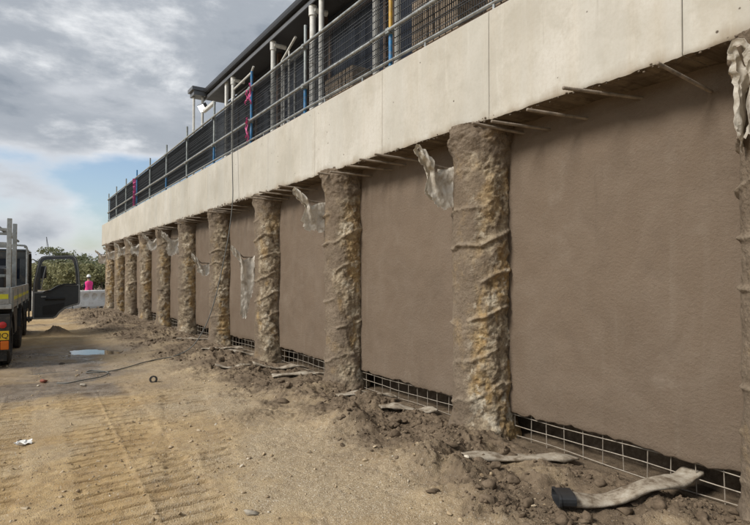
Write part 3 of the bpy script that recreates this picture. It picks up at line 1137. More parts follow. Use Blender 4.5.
for i in range(len(POSTY) - 1):
    y0, y1 = POSTY[i] + 0.02 - 12, POSTY[i + 1] - 0.02 - 12
    f = MB()
    sag = random.uniform(0.0, 0.012)
    x = 0.035
    nvw = int((y1 - y0) / 0.034)
    z0, z1 = 0.09, 1.085
    for j in range(nvw + 1):
        yy = y0 + (y1 - y0) * j / nvw
        f.box((x, yy - .0026, z0), (x + .0085, yy + .0026, z1))
    for j in range(12):
        zz_ = z0 + (z1 - z0) * j / 11
        f.box((x - .0055, y0, zz_ - .0045), (x - .0005, y1, zz_ + .0045))
    # folds pressed into the panel at two levels
    for zz_ in (0.30, 0.86):
        f.box((x - .013, y0, zz_ - .012), (x - .006, y1, zz_ - .004))
    f.build('mesh_panel', MT['wire'], fence)
    for t in (0.25, 0.7):
        yy = y0 + (y1 - y0) * t
        MB().box((-0.036, yy - .012, 0.002), (-0.020, yy + .012, 0.065)).build('rail_foot', MT['galv'], fence)
    MB().box((0.045, y0, 0.004), (0.065, y1, 0.07)).build('toe_board', MT['timber'], fence)


def tape(pts, w, twist, seed):
    """ribbon along a path"""
    rnd = random.Random(seed)
    mb = MB()
    vs = []
    for i, p in enumerate(pts):
        a = twist * i + rnd.uniform(-.5, .5)
        d = Vector((math.cos(a), math.sin(a), 0.15)) * w * 0.5
        n = Vector((-math.sin(a), math.cos(a), 0)) * 0.0012
        p = Vector(p)
        vs += [p - d - n, p + d - n, p + d + n, p - d + n]
    fs = []
    for i in range(len(pts) - 1):
        o = i * 4
        for k in range(4):
            fs.append((o + k, o + (k + 1) % 4, o + 4 + (k + 1) % 4, o + 4 + k))
    fs += [(3, 2, 1, 0), tuple(len(vs) - 4 + k for k in range(4))]
    return mb.add(vs, fs)


PY = POSTY[5]
PX = FX - 0.07
pt = thing('pink_tape', 'pink flagging tape knotted and trailing on a blue fence post', 'tape', (PX, PY, FZ + .4))


def ribbon(mb):
    mb.v = [tuple(Vector(p) - Vector((PX, PY, FZ + .4))) for p in mb.v]
    mb.build('ribbon', MT['pink'], pt)


ribbon(tape([(PX + .02 * math.sin(s_ * 9), PY + .07 - .16 * s_, FZ + 1.05 - .22 * math.sin(s_ * 3.0)) for s_ in np.linspace(0, 1, 14)], 0.04, 0.5, 1))
for seed, dy, z0, z1 in ((2, 0.06, 1.02, 0.76), (4, -0.13, 1.12, 0.72), (5, 0.0, 0.48, 0.05), (6, 0.04, 0.46, 0.12), (7, 0.02, 0.52, 0.40)):
    ribbon(tape([(PX - .01 + .015 * math.sin(s_ * 11 + seed), PY + dy + .03 * math.sin(s_ * 7 + seed), FZ + z0 + (z1 - z0) * s_) for s_ in np.linspace(0, 1, 12)], 0.032, 0.35, seed))
PY = POSTY[10]
b = [(PX - .01 + .012 * math.sin(s * 5), PY + .06 - .08 * s, FZ + 1.05 - 1.0 * s) for s in np.linspace(0, 1, 16)]
t2 = tape(b, 0.11, 0.05, 9)
tag(t2.build('pink_tape', MT['pink']), 'long straight pink ribbon hanging on the far part of the fence', 'tape')

# ------------------------------------------------------------------ building on the slab
BX = 5.65
B_END = 17.7
bld = thing('site_building', 'dark low building with long eave and white downpipes behind the fence', 'building', (BX, 8, 4.0))
BO = np.array([BX, 8, 4.0])


def bpart(mb, name, mat, parent=None, **kw):
    mb.v = [tuple(np.array(p, float) - BO) for p in mb.v]
    return mb.build(name, mat, parent or bld, **kw)


bpart(MB().box((BX + 0.06, -6, 4.004), (12, B_END - 0.1, 7.10)), 'wall', MT['clad'])
rf = bpart(MB().add([(5.02, -6.2, 7.42), (5.02, B_END, 7.42), (12.4, B_END, 8.7), (12.4, -6.2, 8.7), (5.02, -6.2, 7.36), (5.02, B_END, 7.36), (12.4, B_END, 8.64), (12.4, -6.2, 8.64)],
                    [(0, 1, 2, 3), (7, 6, 5, 4), (0, 4, 5, 1), (1, 5, 6, 2), (2, 6, 7, 3), (3, 7, 4, 0)]), 'roof', MT['roof'])
bpart(MB().box((5.06, -6.2, 7.20), (5.09, B_END - .01, 7.38)), 'fascia', MT['fascia'])
bpart(MB().box((5.092, -6.2, 7.185), (BX + 0.1, B_END - .02, 7.20)), 'eave_lining', MT['soffit_board'])
g = MB()
gp = [(0, 0), (0.10, 0), (0.115, 0.05), (0.115, 0.12), (0.105, 0.12), (0.105, 0.055), (0.093, 0.01), (0.01, 0.01), (0.01, 0.12), (0, 0.12)]
Mg = Matrix(((-1, 0, 0, 5.056), (0, 0, 1, 0), (0, 1, 0, 7.255), (0, 0, 0, 1)))
g.prism(gp, -6.2, B_END + .03, Mg)
bpart(g, 'gutter', MT['fascia'])
bpart(MB().box((5.03, -6.2, 7.10), (5.058, B_END - .03, 7.19)), 'gutter_bracket_rail', MT['gutter'])
# short return of the eave at the far corner
e = MB().box((4.58, B_END - 0.5, 7.30), (5.015, B_END + 0.05, 7.41))
e.box((4.64, B_END - 0.46, 7.16), (5.01, B_END + 0.0, 7.298))
bpart(e, 'eave_return', MT['gutter'])


def window(y0, y1, z0, z1, frame='timber', mull=0, white=False):
    fr = MB()
    x0, x1 = BX - 0.02, BX + 0.055
    w = 0.06
    fr.box((x0, y0, z0), (x1, y0 + w, z1))
    fr.box((x0, y1 - w, z0), (x1, y1, z1))
    fr.box((x0, y0 + w, z1 - w), (x1, y1 - w, z1))
    fr.box((x0, y0 + w, z0), (x1, y1 - w, z0 + w))
    for k in range(mull):
        yy = y0 + (y1 - y0) * (k + 1) / (mull + 1)
        fr.box((x0 + .01, yy - .02, z0 + w), (x1 - .004, yy + .02, z1 - w))
    o = bpart(fr, 'window', MT['pvc'] if white else MT[frame])
    bpart(MB().box((BX + 0.02, y0 + w * .8, z0 + w * .8), (BX + 0.035, y1 - w * .8, z1 - w * .8)), 'pane', MT['glass'], o)


for y0, y1, wh, mu in ((-4.0, -1.6, False, 1), (-1.2, 1.0, False, 1), (1.4, 3.6, False, 1), (4.0, 6.2, False, 1), (6.5, 8.0, False, 0), (8.2, 10.35, False, 0), (11.45, 12.75, True, 1), (13.1, 14.6, False, 0), (15.0, 17.2, False, 1)):
    window(y0, y1, 4.25, 6.85, 'timber', mu, wh)
for y in (10.47, 11.3, 12.92, 14.75):
    bpart(MB().box((BX - 0.10, y - .05, 4.004), (BX - 0.004, y + .05, 7.18)), 'timber_post', MT['timber'])


def downpipe(x, y, top=7.10, r=0.055, tee=True):
    m = MB().tube([(x, y, 4.01), (x, y, top)], r, 14)
    m.tube([(x, y, 5.9), (x, y, 5.98)], r * 1.18, 14)
    o = bpart(m, 'downpipe', MT['pvc'], smooth=True)
    if tee:
        t = MB().tube([(x, y, top - .20), (x, y, top + .002)], r * 1.35, 14)
        t.tube([(x, y - .05, top - .09), (x + .30, y - .05, top - .09)], r * 0.95, 12)
        bpart(t, 'pipe_junction', MT['pvc'], o, smooth=True)


downpipe(5.12, 15.0)
downpipe(5.12, 12.17)
downpipe(5.12, 10.1, r=0.065)
downpipe(5.12, 9.72, top=7.185, r=0.055, tee=False)
downpipe(5.12, 5.4)
downpipe(5.12, 2.0)
bpart(MB().box((5.09, 15.52, 4.004), (5.15, 15.66, 7.18)), 'white_post', MT['pvc'])
bpart(MB().tube([(4.72, 17.55, 4.01), (4.72, 17.55, 7.15)], 0.04, 8), 'white_post', MT['pvc'])
bpart(MB().tube([(4.95, 17.4, 4.01), (4.95, 17.4, 7.15)], 0.04, 8), 'white_post', MT['pvc'])
bpart(MB().tube([(5.12, 14.9, 6.75), (5.12, 13.6, 6.80), (5.12, 13.45, 6.92)], 0.028, 8), 'conduit', MT['pvc'], smooth=True)
d = MB().tube([(5.25, 11.95, 4.01), (5.25, 11.95, 6.6), (5.25, 11.2, 6.9)], 0.03, 8)
d.tube([(5.25, 11.55, 4.01), (5.25, 11.55, 6.70)], 0.022, 8)
bpart(d, 'white_frame', MT['pvc'], smooth=True)
Ml = Matrix.Translation((4.86, 17.0, 6.72)) @ Euler((0, R(-35), R(15))).to_matrix().to_4x4()
fl = bpart(MB().cbox((-.06, -.17, -.12), (.06, .17, .12), .015, 0, Ml), 'floodlight', MT['gutter'])
bpart(MB().box((-.068, -.15, -.10), (-.0605, .15, .10), 0, Ml), 'lens', MT['lamp'], fl)
bpart(MB().cbox((4.80, 15.85, 6.52), (4.90, 16.9, 6.62), .02), 'batten_light', MT['pvc'])

# pallets of blocks and loose items behind the fence
def block_stack(cx, cy, nx, ny, nz, label, lean=0.0):
    t = thing('block_stack', label, 'block stack', (cx, cy, 4.004), (0, 0, lean), 'pallets of blocks on the slab')
    m = MB()
    for k in range(3):
        m.box((-.5, -.46 + .42 * k, 0.0), (.5, -.36 + .42 * k, .08))
    for k in range(6):
        m.box((-.49 + .17 * k, -.5, .082), (-.36 + .17 * k, .5, .10))
    m.build('pallet', MT['palletwood'], t)
    b = MB()
    b.cbox((-.095, -.045, 0), (.095, .045, .076), .006)
    me = None
    for iz in range(nz):
        for iy in range(ny):
            for ix in range(nx):
                if 0 < ix < nx - 1 and 0 < iy < ny - 1 and iz < nz - 1:
                    continue
                if me is None:
                    o = b.build('block', MT['brick'], t)
                    me = o.data
                else:
                    o = bpy.data.objects.new('block', me)
                    COL.objects.link(o)
                    o.parent = t
                o.location = (-.4 + .2 * ix, -.38 + .108 * iy + random.uniform(-.004, .004), .104 + .08 * iz)
                o.rotation_euler.z = random.uniform(-.03, .03)


block_stack(4.66, 5.05, 5, 8, 11, 'tan block pallet stack right of the yellow and blue fence post')
block_stack(4.66, 3.75, 5, 8, 9, 'tan block pallet stack nearest the camera behind the fence mesh')
block_stack(4.66, 7.35, 5, 8, 7, 'low tan block pallet stack left of the yellow and blue fence post')
for y, lab in ((6.72, 'white plastic pipe standing upright left of the two behind the yellow fence post'), (6.18, 'white plastic pipe standing upright right of the two behind the yellow fence post')):
    m = MB().lathe([(0.045, 0), (0.05, 0.02), (0.05, 2.6), (0.058, 2.61), (0.058, 2.75), (0.045, 2.75)], 14)
    o = m.build('plastic_pipe', MT['pvc'], smooth=True)
    o.location = (4.45, y, 4.034)
    tag(o, lab, 'pipe', 'white pipes behind the fence')

# ------------------------------------------------------------------ plastic film wrapped round stubs that stick out of the piles
def film(x, y, z, label, out=0.42, tipz=0.14, width=0.62, front=0.30, back=0.22, seed=0, nu=30, nv=30, ragged=0.05, sag=0.12, taper=0.0):
    """film tied at the tip of a stub and at the pile; it hangs slack between the two (mass-spring solver)"""
    rg = np.random.default_rng(seed)
    root = thing('plastic_wrap', label, 'plastic sheet', (x, y, z), group='plastic film wrapped round the pile stubs')
    u = np.linspace(0, 1, nu)[:, None] * np.ones((1, nv))
    v = np.linspace(-front, back, nv)[None, :] * np.ones((nu, 1))
    tip = np.array([-out, 0.0, tipz])
    rt = np.array([0.02, 0.0, 0.0])
    P = np.zeros((nu, nv, 3))
    P[..., 0] = tip[0] + (rt[0] - tip[0]) * u
    P[..., 1] = 0.05 * np.tanh(v / 0.05) + 0.03 * fbm(u * 6 + seed, v * 9, seed, 3, .6, seed)
    P[..., 2] = tip[2] + (rt[2] - tip[2]) * u - np.abs(v) * 0.75 - 0.12 * np.sin(np.pi * u)
    P += rg.normal(0, .006, P.shape)
    pin = np.zeros((nu, nv), bool)
    T = P.copy()
    # the ridge runs down from the tip to a saddle and up again to the pile
    us = 0.52
    ridge = np.where(u < us, tip[2] + (-sag - tip[2]) * (u / us), -sag + sag * ((u - us) / (1 - us)) ** 1.4)
    # tight crumpled sleeve round the stub end
    m = (u < 0.36) & (np.abs(v) < 0.13)
    an = v / 0.13 * np.pi * 0.95
    rad = 0.050 + 0.060 * u + 0.012 * np.sin(u * 40 + an * 2 + seed) * (u > .05) + 0.010 * np.sin(an * 5 + seed * 2)
    T[..., 0] = np.where(m, tip[0] + (rt[0] - tip[0]) * u, T[..., 0])
    T[..., 1] = np.where(m, tip[1] + rad * np.sin(an), T[..., 1])
    T[..., 2] = np.where(m, ridge - .03 + rad * np.cos(an), T[..., 2])
    pin |= m
    m = (np.arange(nu)[:, None] >= nu - 2) & (np.abs(v) < 0.17)
    T[..., 0] = np.where(m, rt[0] + .03 * (u - 1) + 0.02 * np.abs(v) / .17, T[..., 0])
    T[..., 1] = np.where(m, .10 * np.tanh(v / .09), T[..., 1])
    T[..., 2] = np.where(m, rt[2] - .75 * np.abs(v), T[..., 2])
    pin |= m
    width = width * math.dist(tip, rt)
    m = np.abs(v) < 0.6 * (front + back) / (nv - 1)
    m = m & ~pin
    T[..., 0] = np.where(m, tip[0] + (rt[0] - tip[0]) * u, T[..., 0])
    T[..., 1] = np.where(m, 0.012 * np.sin(u * 9 + seed), T[..., 1])
    T[..., 2] = np.where(m, ridge + .012 * np.sin(u * 14 + seed), T[..., 2])
    pin |= m
    du, dv = width / (nu - 1), (front + back) / (nv - 1)
    links = [((slice(0, -1), slice(None)), (slice(1, None), slice(None)), du), ((slice(None), slice(0, -1)), (slice(None), slice(1, None)), dv),
             ((slice(0, -1), slice(0, -1)), (slice(1, None), slice(1, None)), math.hypot(du, dv)), ((slice(1, None), slice(0, -1)), (slice(0, -1), slice(1, None)), math.hypot(du, dv)),
             ((slice(0, -3), slice(None)), (slice(3, None), slice(None)), -3 * du * .80), ((slice(None), slice(0, -3)), (slice(None), slice(3, None)), -3 * dv * .85)]
    Q = P.copy()
    for it in range(130):
        vel = (P - Q) * 0.93
        Q = P.copy()
        P = P + vel
        P[..., 2] -= 0.0016
        P[..., 1] += 0.0006 * math.sin(it * .3 + seed)
        for _ in range(7):
            C = np.zeros_like(P)
            W_ = np.full((nu, nv, 1), 1e-6)
            for A_, B_, L in links:
                d_ = P[B_] - P[A_]
                n_ = np.linalg.norm(d_, axis=-1, keepdims=True) + 1e-9
                if L > 0:
                    e = (n_ - L) / n_ * d_ * .5
                else:                                   # bending: only resists folding too tightly
                    e = np.minimum(n_ + L, 0) / n_ * d_ * .25
                C[A_] += e
                C[B_] -= e
                W_[A_] += 1
                W_[B_] += 1
            P = P + C / W_ * 2.2
            P[pin] = T[pin]
    # creases
    n1 = fbm(P[..., 0] * 11 + seed, P[..., 1] * 11, P[..., 2] * 8, 4, .6, seed + 60)
    P[..., 1] += (0.5 - np.abs(n1)) * 0.030 - 0.012
    P[..., 2] += 0.012 * fbm(P[..., 0] * 20, P[..., 1] * 20, P[..., 2] * 20 + seed, 3, .6, seed + 61)
    if taper:                                           # twisted and gathered below the stub
        zc = P[..., 2]
        g = np.interp(-zc, [0.02, 0.16, 0.30, 0.55, 1.3], [1.0, .92, .80, .9, .95])
        xc = -0.26 - 0.08 * np.clip(-zc, 0, 1)
        P[..., 0] = xc + (P[..., 0] - xc) * g
        P[..., 1] += (1 - g) * 0.07 * np.sin(u * 16 + seed + zc * 4)
    # torn lower edges
    lo = fbm(u[:, 0] * 7 + seed, seed * 1.3, 0, 3, .6, seed + 40)
    hi = fbm(u[:, 0] * 7 + seed, seed * 2.3, 5, 3, .6, seed + 41)
    okv = (v > -front + ragged * (0.6 + 2.2 * lo[:, None])) & (v < back - ragged * (0.6 + 2.2 * hi[:, None]))
    okv &= ~((u < 0.33) & (np.abs(v) > 0.135))
    if taper:
        okv &= u < 1 - taper * sstep(-.15, -front, v) + .08 * lo[:, None]
    idx = np.arange(nu * nv).reshape(nu, nv)
    q = np.stack([idx[:-1, :-1], idx[1:, :-1], idx[1:, 1:], idx[:-1, 1:]], -1)
    okq = okv[:-1, :-1] & okv[1:, 1:]
    o = raw_mesh('film', P.reshape(-1, 3), q[okq], MT['film'], root, True)
    bm = bmesh.new()
    bm.from_mesh(o.data)
    bmesh.ops.delete(bm, geom=[w for w in bm.verts if not w.link_faces], context='VERTS')
    bmesh.ops.subdivide_edges(bm, edges=bm.edges[:], cuts=1, use_grid_fill=True, smooth=0.6)
    bmesh.ops.solidify(bm, geom=bm.faces[:], thickness=0.001)
    bm.to_mesh(o.data)
    bm.free()
    o.data.shade_smooth()
    o.data.set_sharp_from_angle(angle=R(40))
    MB().tube([tuple(tip + np.array([.012, 0, -.02])), (-.5 * out, .0, tipz * .5 - sag * .9 - .02), (0.16, .0, -.06)], [.013, .014, .016], 8).build('stub', MT['rebar'], root, smooth=True)
    return root


film(3.80, 1.50, 2.72, 'muddy plastic wrap cut off by the right edge of the picture', .26, .20, 1.25, .44, .40, 2, sag=.02)
film(3.75, 4.27, 2.67, 'crumpled plastic wrap on the widest pile in full view, just below the beam', .44, .15, 1.25, .36, .32, 3, 36, 36, sag=.08)
film(3.75, 6.97, 2.62, 'plastic wrap on the second full pile from the right, thin pale tip', .50, .13, 1.22, .38, .32, 4, sag=.08)
film(3.76, 9.75, 1.94, 'long pale plastic sheet dangling down the third full pile from the right', .45, .13, 1.15, .80, .30, 5, 26, 44, .10, taper=.35)
film(3.76, 12.50, 1.87, 'small plastic wrap at mid height, lower than its neighbours, behind the hanging cable', .42, .16, 1.2, .30, .22, 6)
film(3.76, 15.25, 2.60, 'broad plastic wrap just below the beam, first one left of the low small wrap', .48, .10, 1.2, .46, .36, 7, 26, 26)
film(3.76, 18.00, 2.72, 'plastic wrap below the beam, second one left of the low small wrap', .44, .08, 1.22, .38, .3, 8, 22, 22)
film(3.76, 20.75, 2.68, 'plastic wrap below the beam, third one left of the low small wrap', .46, .10, 1.2, .42, .3, 9, 22, 22)
film(3.76, 23.50, 2.72, 'plastic wrap below the beam, last but one before the far end', .46, .08, 1.22, .40, .3, 10, 22, 22)
film(3.76, 26.25, 2.66, 'plastic wrap at the far end of the wall, against the trees', .5, .10, 1.2, .44, .3, 11, 22, 22)
film(3.76, 29.00, 2.60, 'pale plastic wrap on the last pile at the far end of the beam', .5, .12, 1.2, .48, .3, 12, 22, 22)

# ------------------------------------------------------------------ strip drains that come out under the panels
def drain(pts, label, w=0.15, th=0.035, lift=0.02, seed=0, collar=False):
    rnd = random.Random(seed)
    pts = [Vector(p) for p in pts]
    n = 34
    # smooth path (Catmull-Rom)
    P = [pts[0] * 2 - pts[1]] + pts + [pts[-1] * 2 - pts[-2]]
    path = []
    for i in range(1, len(P) - 2):
        for t in np.linspace(0, 1, n // (len(pts) - 1), endpoint=False):
            a, b, c, d = P[i - 1:i + 3]
            path.append(0.5 * ((2 * b) + (c - a) * t + (2 * a - 5 * b + 4 * c - d) * t * t + (3 * b - a - 3 * c + d) * t ** 3))
    path.append(pts[-1])
    root = thing('strip_drain', label, 'drain', tuple(pts[-1]), group='flat drains under the wall panels')
    off = pts[-1]
    vs, fs = [], []
    K = 12
    for i, p in enumerate(path):
        t = (path[min(i + 1, len(path) - 1)] - path[max(i - 1, 0)])
        t.z = 0
        t.normalize()
        s = Vector((-t.y, t.x, 0))
        ww = w * (1 + 0.035 * math.sin(i * 0.9 + seed) + rnd.uniform(-.015, .015)) * .5
        tt = th * (1 + rnd.uniform(-.15, .15)) * .5
        roll = 0.10 * math.sin(i * 0.35 + seed)
        for k in range(K):
            a = 2 * math.pi * k / K
            ca, sa = math.cos(a), math.sin(a)
            lx = ww * math.copysign(abs(ca) ** 0.45, ca)
            lz = tt * math.copysign(abs(sa) ** 0.45, sa) * (0.75 + 0.25 * math.sin(i * .6 + seed * 2))
            vs.append(p + s * lx + Vector((0, 0, lz + roll * lx + lift)) - off)
    for i in range(len(path) - 1):
        for k in range(K):
            fs.append((i * K + k, i * K + (k + 1) % K, (i + 1) * K + (k + 1) % K, (i + 1) * K + k))
    fs.append(tuple(range(K)))
    if not collar:
        fs.append(tuple((len(path) - 1) * K + k for k in range(K)))
    m = MB().add(vs, fs)
    m.build('sleeve', MT['geotex'], root, smooth='all')
    if collar:
        t = (path[-1] - path[-3])
        t.z = 0
        t.normalize()
        M = Matrix.Translation(Vector((0, 0, lift + .012))) @ Matrix(((-t.y, 0, t.x, 0), (t.x, 0, t.y, 0), (0, 1, 0, 0), (0, 0, 0, 1))) @ Matrix.Rotation(R(-14), 4, 'Y')
        def loop(a, b):
            o = []
            for k in range(20):
                an = 2 * math.pi * k / 20
                c_, s_ = math.cos(an), math.sin(an)
                o.append((a * math.copysign(abs(c_) ** .5, c_), b * math.copysign(abs(s_) ** .6, s_)))
            return o
        c = MB().ring(loop(w * .56, .040), loop(w * .51, .034), -0.05, 0.055, M)
        c.ring(loop(w * .60, .046), loop(w * .52, .034), 0.045, 0.060, M)
        for k in (-1, 0, 1):
            c.box((k * .035 - .003, -.032, -.03), (k * .035 + .003, .032, .03), 0, M)
        c.build('outlet', MT['blackplastic'], root)
    return root


def gp_(x, y, dz=0.0):
    return (x, y, max(gh(x, y), -0.03) + dz)


drain([(4.16, 2.10, .10), (3.92, 2.10, .08), (3.62, 2.13, max(.045, gh(3.62, 2.13) + .03)), (3.34, 2.24, gh(3.34, 2.24) + .022), (3.05, 2.36, gh(3.05, 2.36) + .02)], 'curved flat drain with an open black outlet, nearest the camera', 0.17, .045, .02, 1, True)
drain([(3.95, 2.97, .0), gp_(3.72, 3.03, .0), gp_(3.42, 3.2, .0), gp_(3.06, 3.38, .01)], 'pale flat drain lying in the soil right of the widest full pile', 0.15, .04, .022, 2)
drain([(4.0, 4.83, .02), gp_(3.8, 4.9), gp_(3.62, 5.0), gp_(3.42, 5.09, .01)], 'flat drain end just left of the widest full pile', 0.17, .035, .025, 3)
drain([(4.0, 5.62, .02), gp_(3.77, 5.65), gp_(3.5, 5.7), gp_(3.26, 5.75, .01)], 'flat drain right of the second full pile, nearer that pile', 0.17, .035, .025, 4)
drain([(4.0, 7.38, .02), gp_(3.8, 7.4), gp_(3.5, 7.5), gp_(3.2, 7.6, .01)], 'long flat drain just left of the second full pile', 0.17, .04, .03, 5)
drain([(4.0, 8.08, .02), gp_(3.8, 8.1), gp_(3.5, 8.15), gp_(3.15, 8.22, .01)], 'flat drain just right of the third full pile', 0.16, .04, .03, 6)
drain([gp_(3.3, 8.75), gp_(3.15, 8.76), gp_(2.97, 8.78), gp_(2.75, 8.85, .01)], 'short strip of drain lying loose before the third full pile', 0.12, .03, .025, 7)
drain([(4.0, 10.0, .02), gp_(3.8, 10.05), gp_(3.6, 10.1), gp_(3.35, 10.2, .01)], 'flat drain just left of the third full pile', 0.17, .04, .03, 8)
drain([(4.0, 11.0, .02), gp_(3.8, 11.05), gp_(3.5, 11.1), gp_(3.2, 11.2, .01)], 'flat drain just right of the fourth full pile', 0.17, .04, .03, 9)
drain([(4.0, 13.0, .02), gp_(3.8, 13.05), gp_(3.5, 13.1), gp_(3.2, 13.2, .01)], 'small far drain left of the fourth full pile', 0.17, .04, .03, 10)

# ------------------------------------------------------------------ loose soil, clods and pebbles
ico = bmesh.new()
bmesh.ops.create_icosphere(ico, subdivisions=2, radius=1)
IV2 = np.array([v.co for v in ico.verts])
IF2 = np.array([[v.index for v in f.verts] for f in ico.faces])
ico.free()
ico = bmesh.new()
bmesh.ops.create_icosphere(ico, subdivisions=1, radius=1)
IV1 = np.array([v.co for v in ico.verts])
IF1 = np.array([[v.index for v in f.verts] for f in ico.faces])
ico.free()


def lumps(name, pts, sizes, mat, flat=0.7, seed=0, fine_from=0.02):
    rng = np.random.default_rng(seed)
    VV, FF, o = [], [], 0
    for (x, y, z), s in zip(pts, sizes):
        iv, jf = (IV2, IF2) if s > fine_from else (IV1, IF1)
        d = 1 + 0.45 * fbm(iv[:, 0] * 1.3 + rng.uniform(0, 90), iv[:, 1] * 1.3, iv[:, 2] * 1.3, 3, 0.6, seed) + rng.uniform(-.12, .12, len(iv))
        vv = iv * d[:, None]
        for _ in range(13):
            pn = rng.normal(0, 1, 3)
            pn /= np.linalg.norm(pn)
            ex = np.clip(vv @ pn - rng.uniform(.34, .72), 0, None)
            vv = vv - ex[:, None] * pn
        a = rng.uniform(0, 6.28)
        sc = np.array([rng.uniform(.8, 1.35), rng.uniform(.7, 1.1), flat * rng.uniform(.7, 1.2)]) * s
        v = vv * sc * 1.45
        ca, sa = math.cos(a), math.sin(a)
        v = np.stack([v[:, 0] * ca - v[:, 1] * sa, v[:, 0] * sa + v[:, 1] * ca, v[:, 2]], -1) + np.array([x, y, z + 0.25 * s])
        VV.append(v)
        FF.append(jf + o)
        o += len(iv)
    ob = raw_mesh(name, np.concatenate(VV), np.concatenate(FF), mat, None, False)
    return ob


rng = np.random.default_rng(11)
cand_x = rng.uniform(0.5, 4.0, 60000)
cand_y = 1.3 * np.exp(rng.uniform(0, math.log(26 / 1.3), 60000))
dz_ = dark_zone(cand_x, cand_y)
cl = sstep(-.15, .35, fbm(cand_x * 1.5, cand_y * 1.5, 8, 4, .55, 71))
keep = rng.uniform(0, 1, 60000) < (dz_ ** 2) * (0.12 + 0.88 * sstep(2.3, 2.75, cand_x + 0.06 * np.clip(cand_y - 6, 0, 12))) * (0.06 + 0.5 * cl) * (1 - 0.75 * sstep(3.75, 3.95, cand_x))
cx_, cy_ = cand_x[keep][:14000], cand_y[keep][:14000]
cz_ = ground_h(cx_, cy_)
sz = np.clip(0.0058 * np.exp(rng.exponential(0.50, len(cx_))), 0.004, 0.048)
so_ = lumps('soil_clods', np.stack([cx_, cy_, cz_], -1), sz, MT['clod'], 0.75, 5, 0.022)
tag(so_, 'dark brown loose soil crumbs heaped along the foot of the wall', 'soil', kind='stuff')
px_ = rng.uniform(-1.6, 3.2, 16000)
py_ = 1.6 * np.exp(rng.uniform(0, math.log(13 / 1.6), 16000))
pk = rng.uniform(0, 1, 16000) < 0.25 + 0.75 * sstep(-.1, .4, fbm(px_ * .8, py_ * .8, 4, 4, .5, 73))
px_, py_ = px_[pk], py_[pk]
sz = np.clip(0.0032 * np.exp(rng.exponential(0.45, len(px_))), 0.003, 0.02)
pb = lumps('pebbles', np.stack([px_, py_, ground_h(px_, py_)], -1), sz, MT['pebble'], 0.7, 6, 0.016)
tag(pb, 'small stones and crumbs strewn over the tan dirt', 'pebbles', kind='stuff')


def stone(x, y, s, mat, name, label, cat, flat=0.7, seed=0):
    o = lumps(name, [(0, 0, 0)], [s], mat, flat, seed, 0.0)
    o.location = (x, y, gh(x, y))
    tag(o, label, cat)
    return o


stone(0.40, 9.35, 0.055, MT['redstone'], 'brick_chip', 'red brick lump lying in the wet mud', 'brick piece', .6, 21)
stone(0.75, 11.2, 0.07, MT['darkstone'], 'dark_stone', 'dark stone beside the puddle', 'stone', .9, 22)
stone(0.85, 8.75, 0.04, MT['palestone'], 'grey_stone', 'small grey stone beside the end of the cable', 'stone', .7, 24)
stone(1.30, 3.45, 0.035, MT['palestone'], 'pale_stone', 'pale stone alone on the tan dirt near the camera', 'stone', .7, 23)
stone(2.86, 3.75, 0.055, MT['clod'], 'dirt_clod', 'big round dirt clod on the heap before the widest pile', 'clod', .9, 25)
stone(3.42, 3.24, 0.05, MT['clod'], 'dirt_clod', 'dark dirt clod lying on the pale flat drain', 'clod', .7, 26).location.z += 0.045
stone(2.45, 2.98, 0.04, MT['clod'], 'dirt_clod', 'pair-sized dirt clod at the near edge of the dark soil', 'clod', .8, 27)

# scrap of paper
m = MB()
rnd = random.Random(5)
n = 6
vs = [((i / (n - 1) - .5) * .13 + rnd.uniform(-.01, .01), (j / (n - 1) - .5) * .10 + rnd.uniform(-.01, .01), .012 + rnd.uniform(0, .035)) for j in range(n) for i in range(n)]
m.add(vs, [(j * n + i, j * n + i + 1, (j + 1) * n + i + 1, (j + 1) * n + i) for j in range(n - 1) for i in range(n - 1) if (i, j) not in ((0, 0), (4, 4), (0, 4))])
pp = m.build('paper_scrap', MT['paper'], fix=False)
pp.location = (0.10, 6.0, gh(0.1, 6.0))
tag(pp, 'crumpled white paper scrap on the tan dirt', 'litter')

# roll of black tape / pipe end
Mr = Matrix.Rotation(R(78), 4, 'X')
m = MB()
prof = [(0.040, -.03), (0.062, -.03), (0.068, -.022), (0.068, .022), (0.062, .03), (0.040, .03)]
vs, fs = [], []
K = 28
for r_, h_ in prof:
    for k in range(K):
        a = 2 * math.pi * k / K
        vs.append(Mr @ Vector((r_ * math.cos(a), r_ * math.sin(a), h_)))
L_ = len(prof)
for i in range(L_):
    for k in range(K):
        fs.append((i * K + k, i * K + (k + 1) % K, ((i + 1) % L_) * K + (k + 1) % K, ((i + 1) % L_) * K + k))
m.add(vs, fs)
rl = m.build('pipe_ring', MT['rubber'], smooth=True)
x_, y_ = 1.72, 8.42
rl.scale = (.8, .8, .8)
rl.location = (x_, y_, gh(x_, y_) + 0.040)
rl.rotation_euler.z = R(-20)
tag(rl, 'short black pipe ring standing on edge in the dirt', 'pipe ring')

# hanging cable
pts = [(3.62, 10.62, 5.06), (3.60, 10.60, 4.6), (3.585, 10.55, 4.05), (3.58, 10.5, 3.5), (3.57, 10.46, 3.0), (3.50, 10.44, 2.4), (3.38, 10.44, 1.75), (3.24, 10.46, 1.1), (3.08, 10.5, .6), (2.85, 10.54, .22), (2.55, 10.55, .06)]
gpts = [(2.2, 10.5), (1.9, 10.25), (1.6, 9.9), (1.3, 9.7), (1.0, 9.75), (1.1, 9.95), (1.28, 9.6), (1.15, 9.25), (.9, 9.12), (.7, 9.0), (.55, 9.1)]
pts += [(x, y, gh(x, y) + .02) for x, y in gpts]


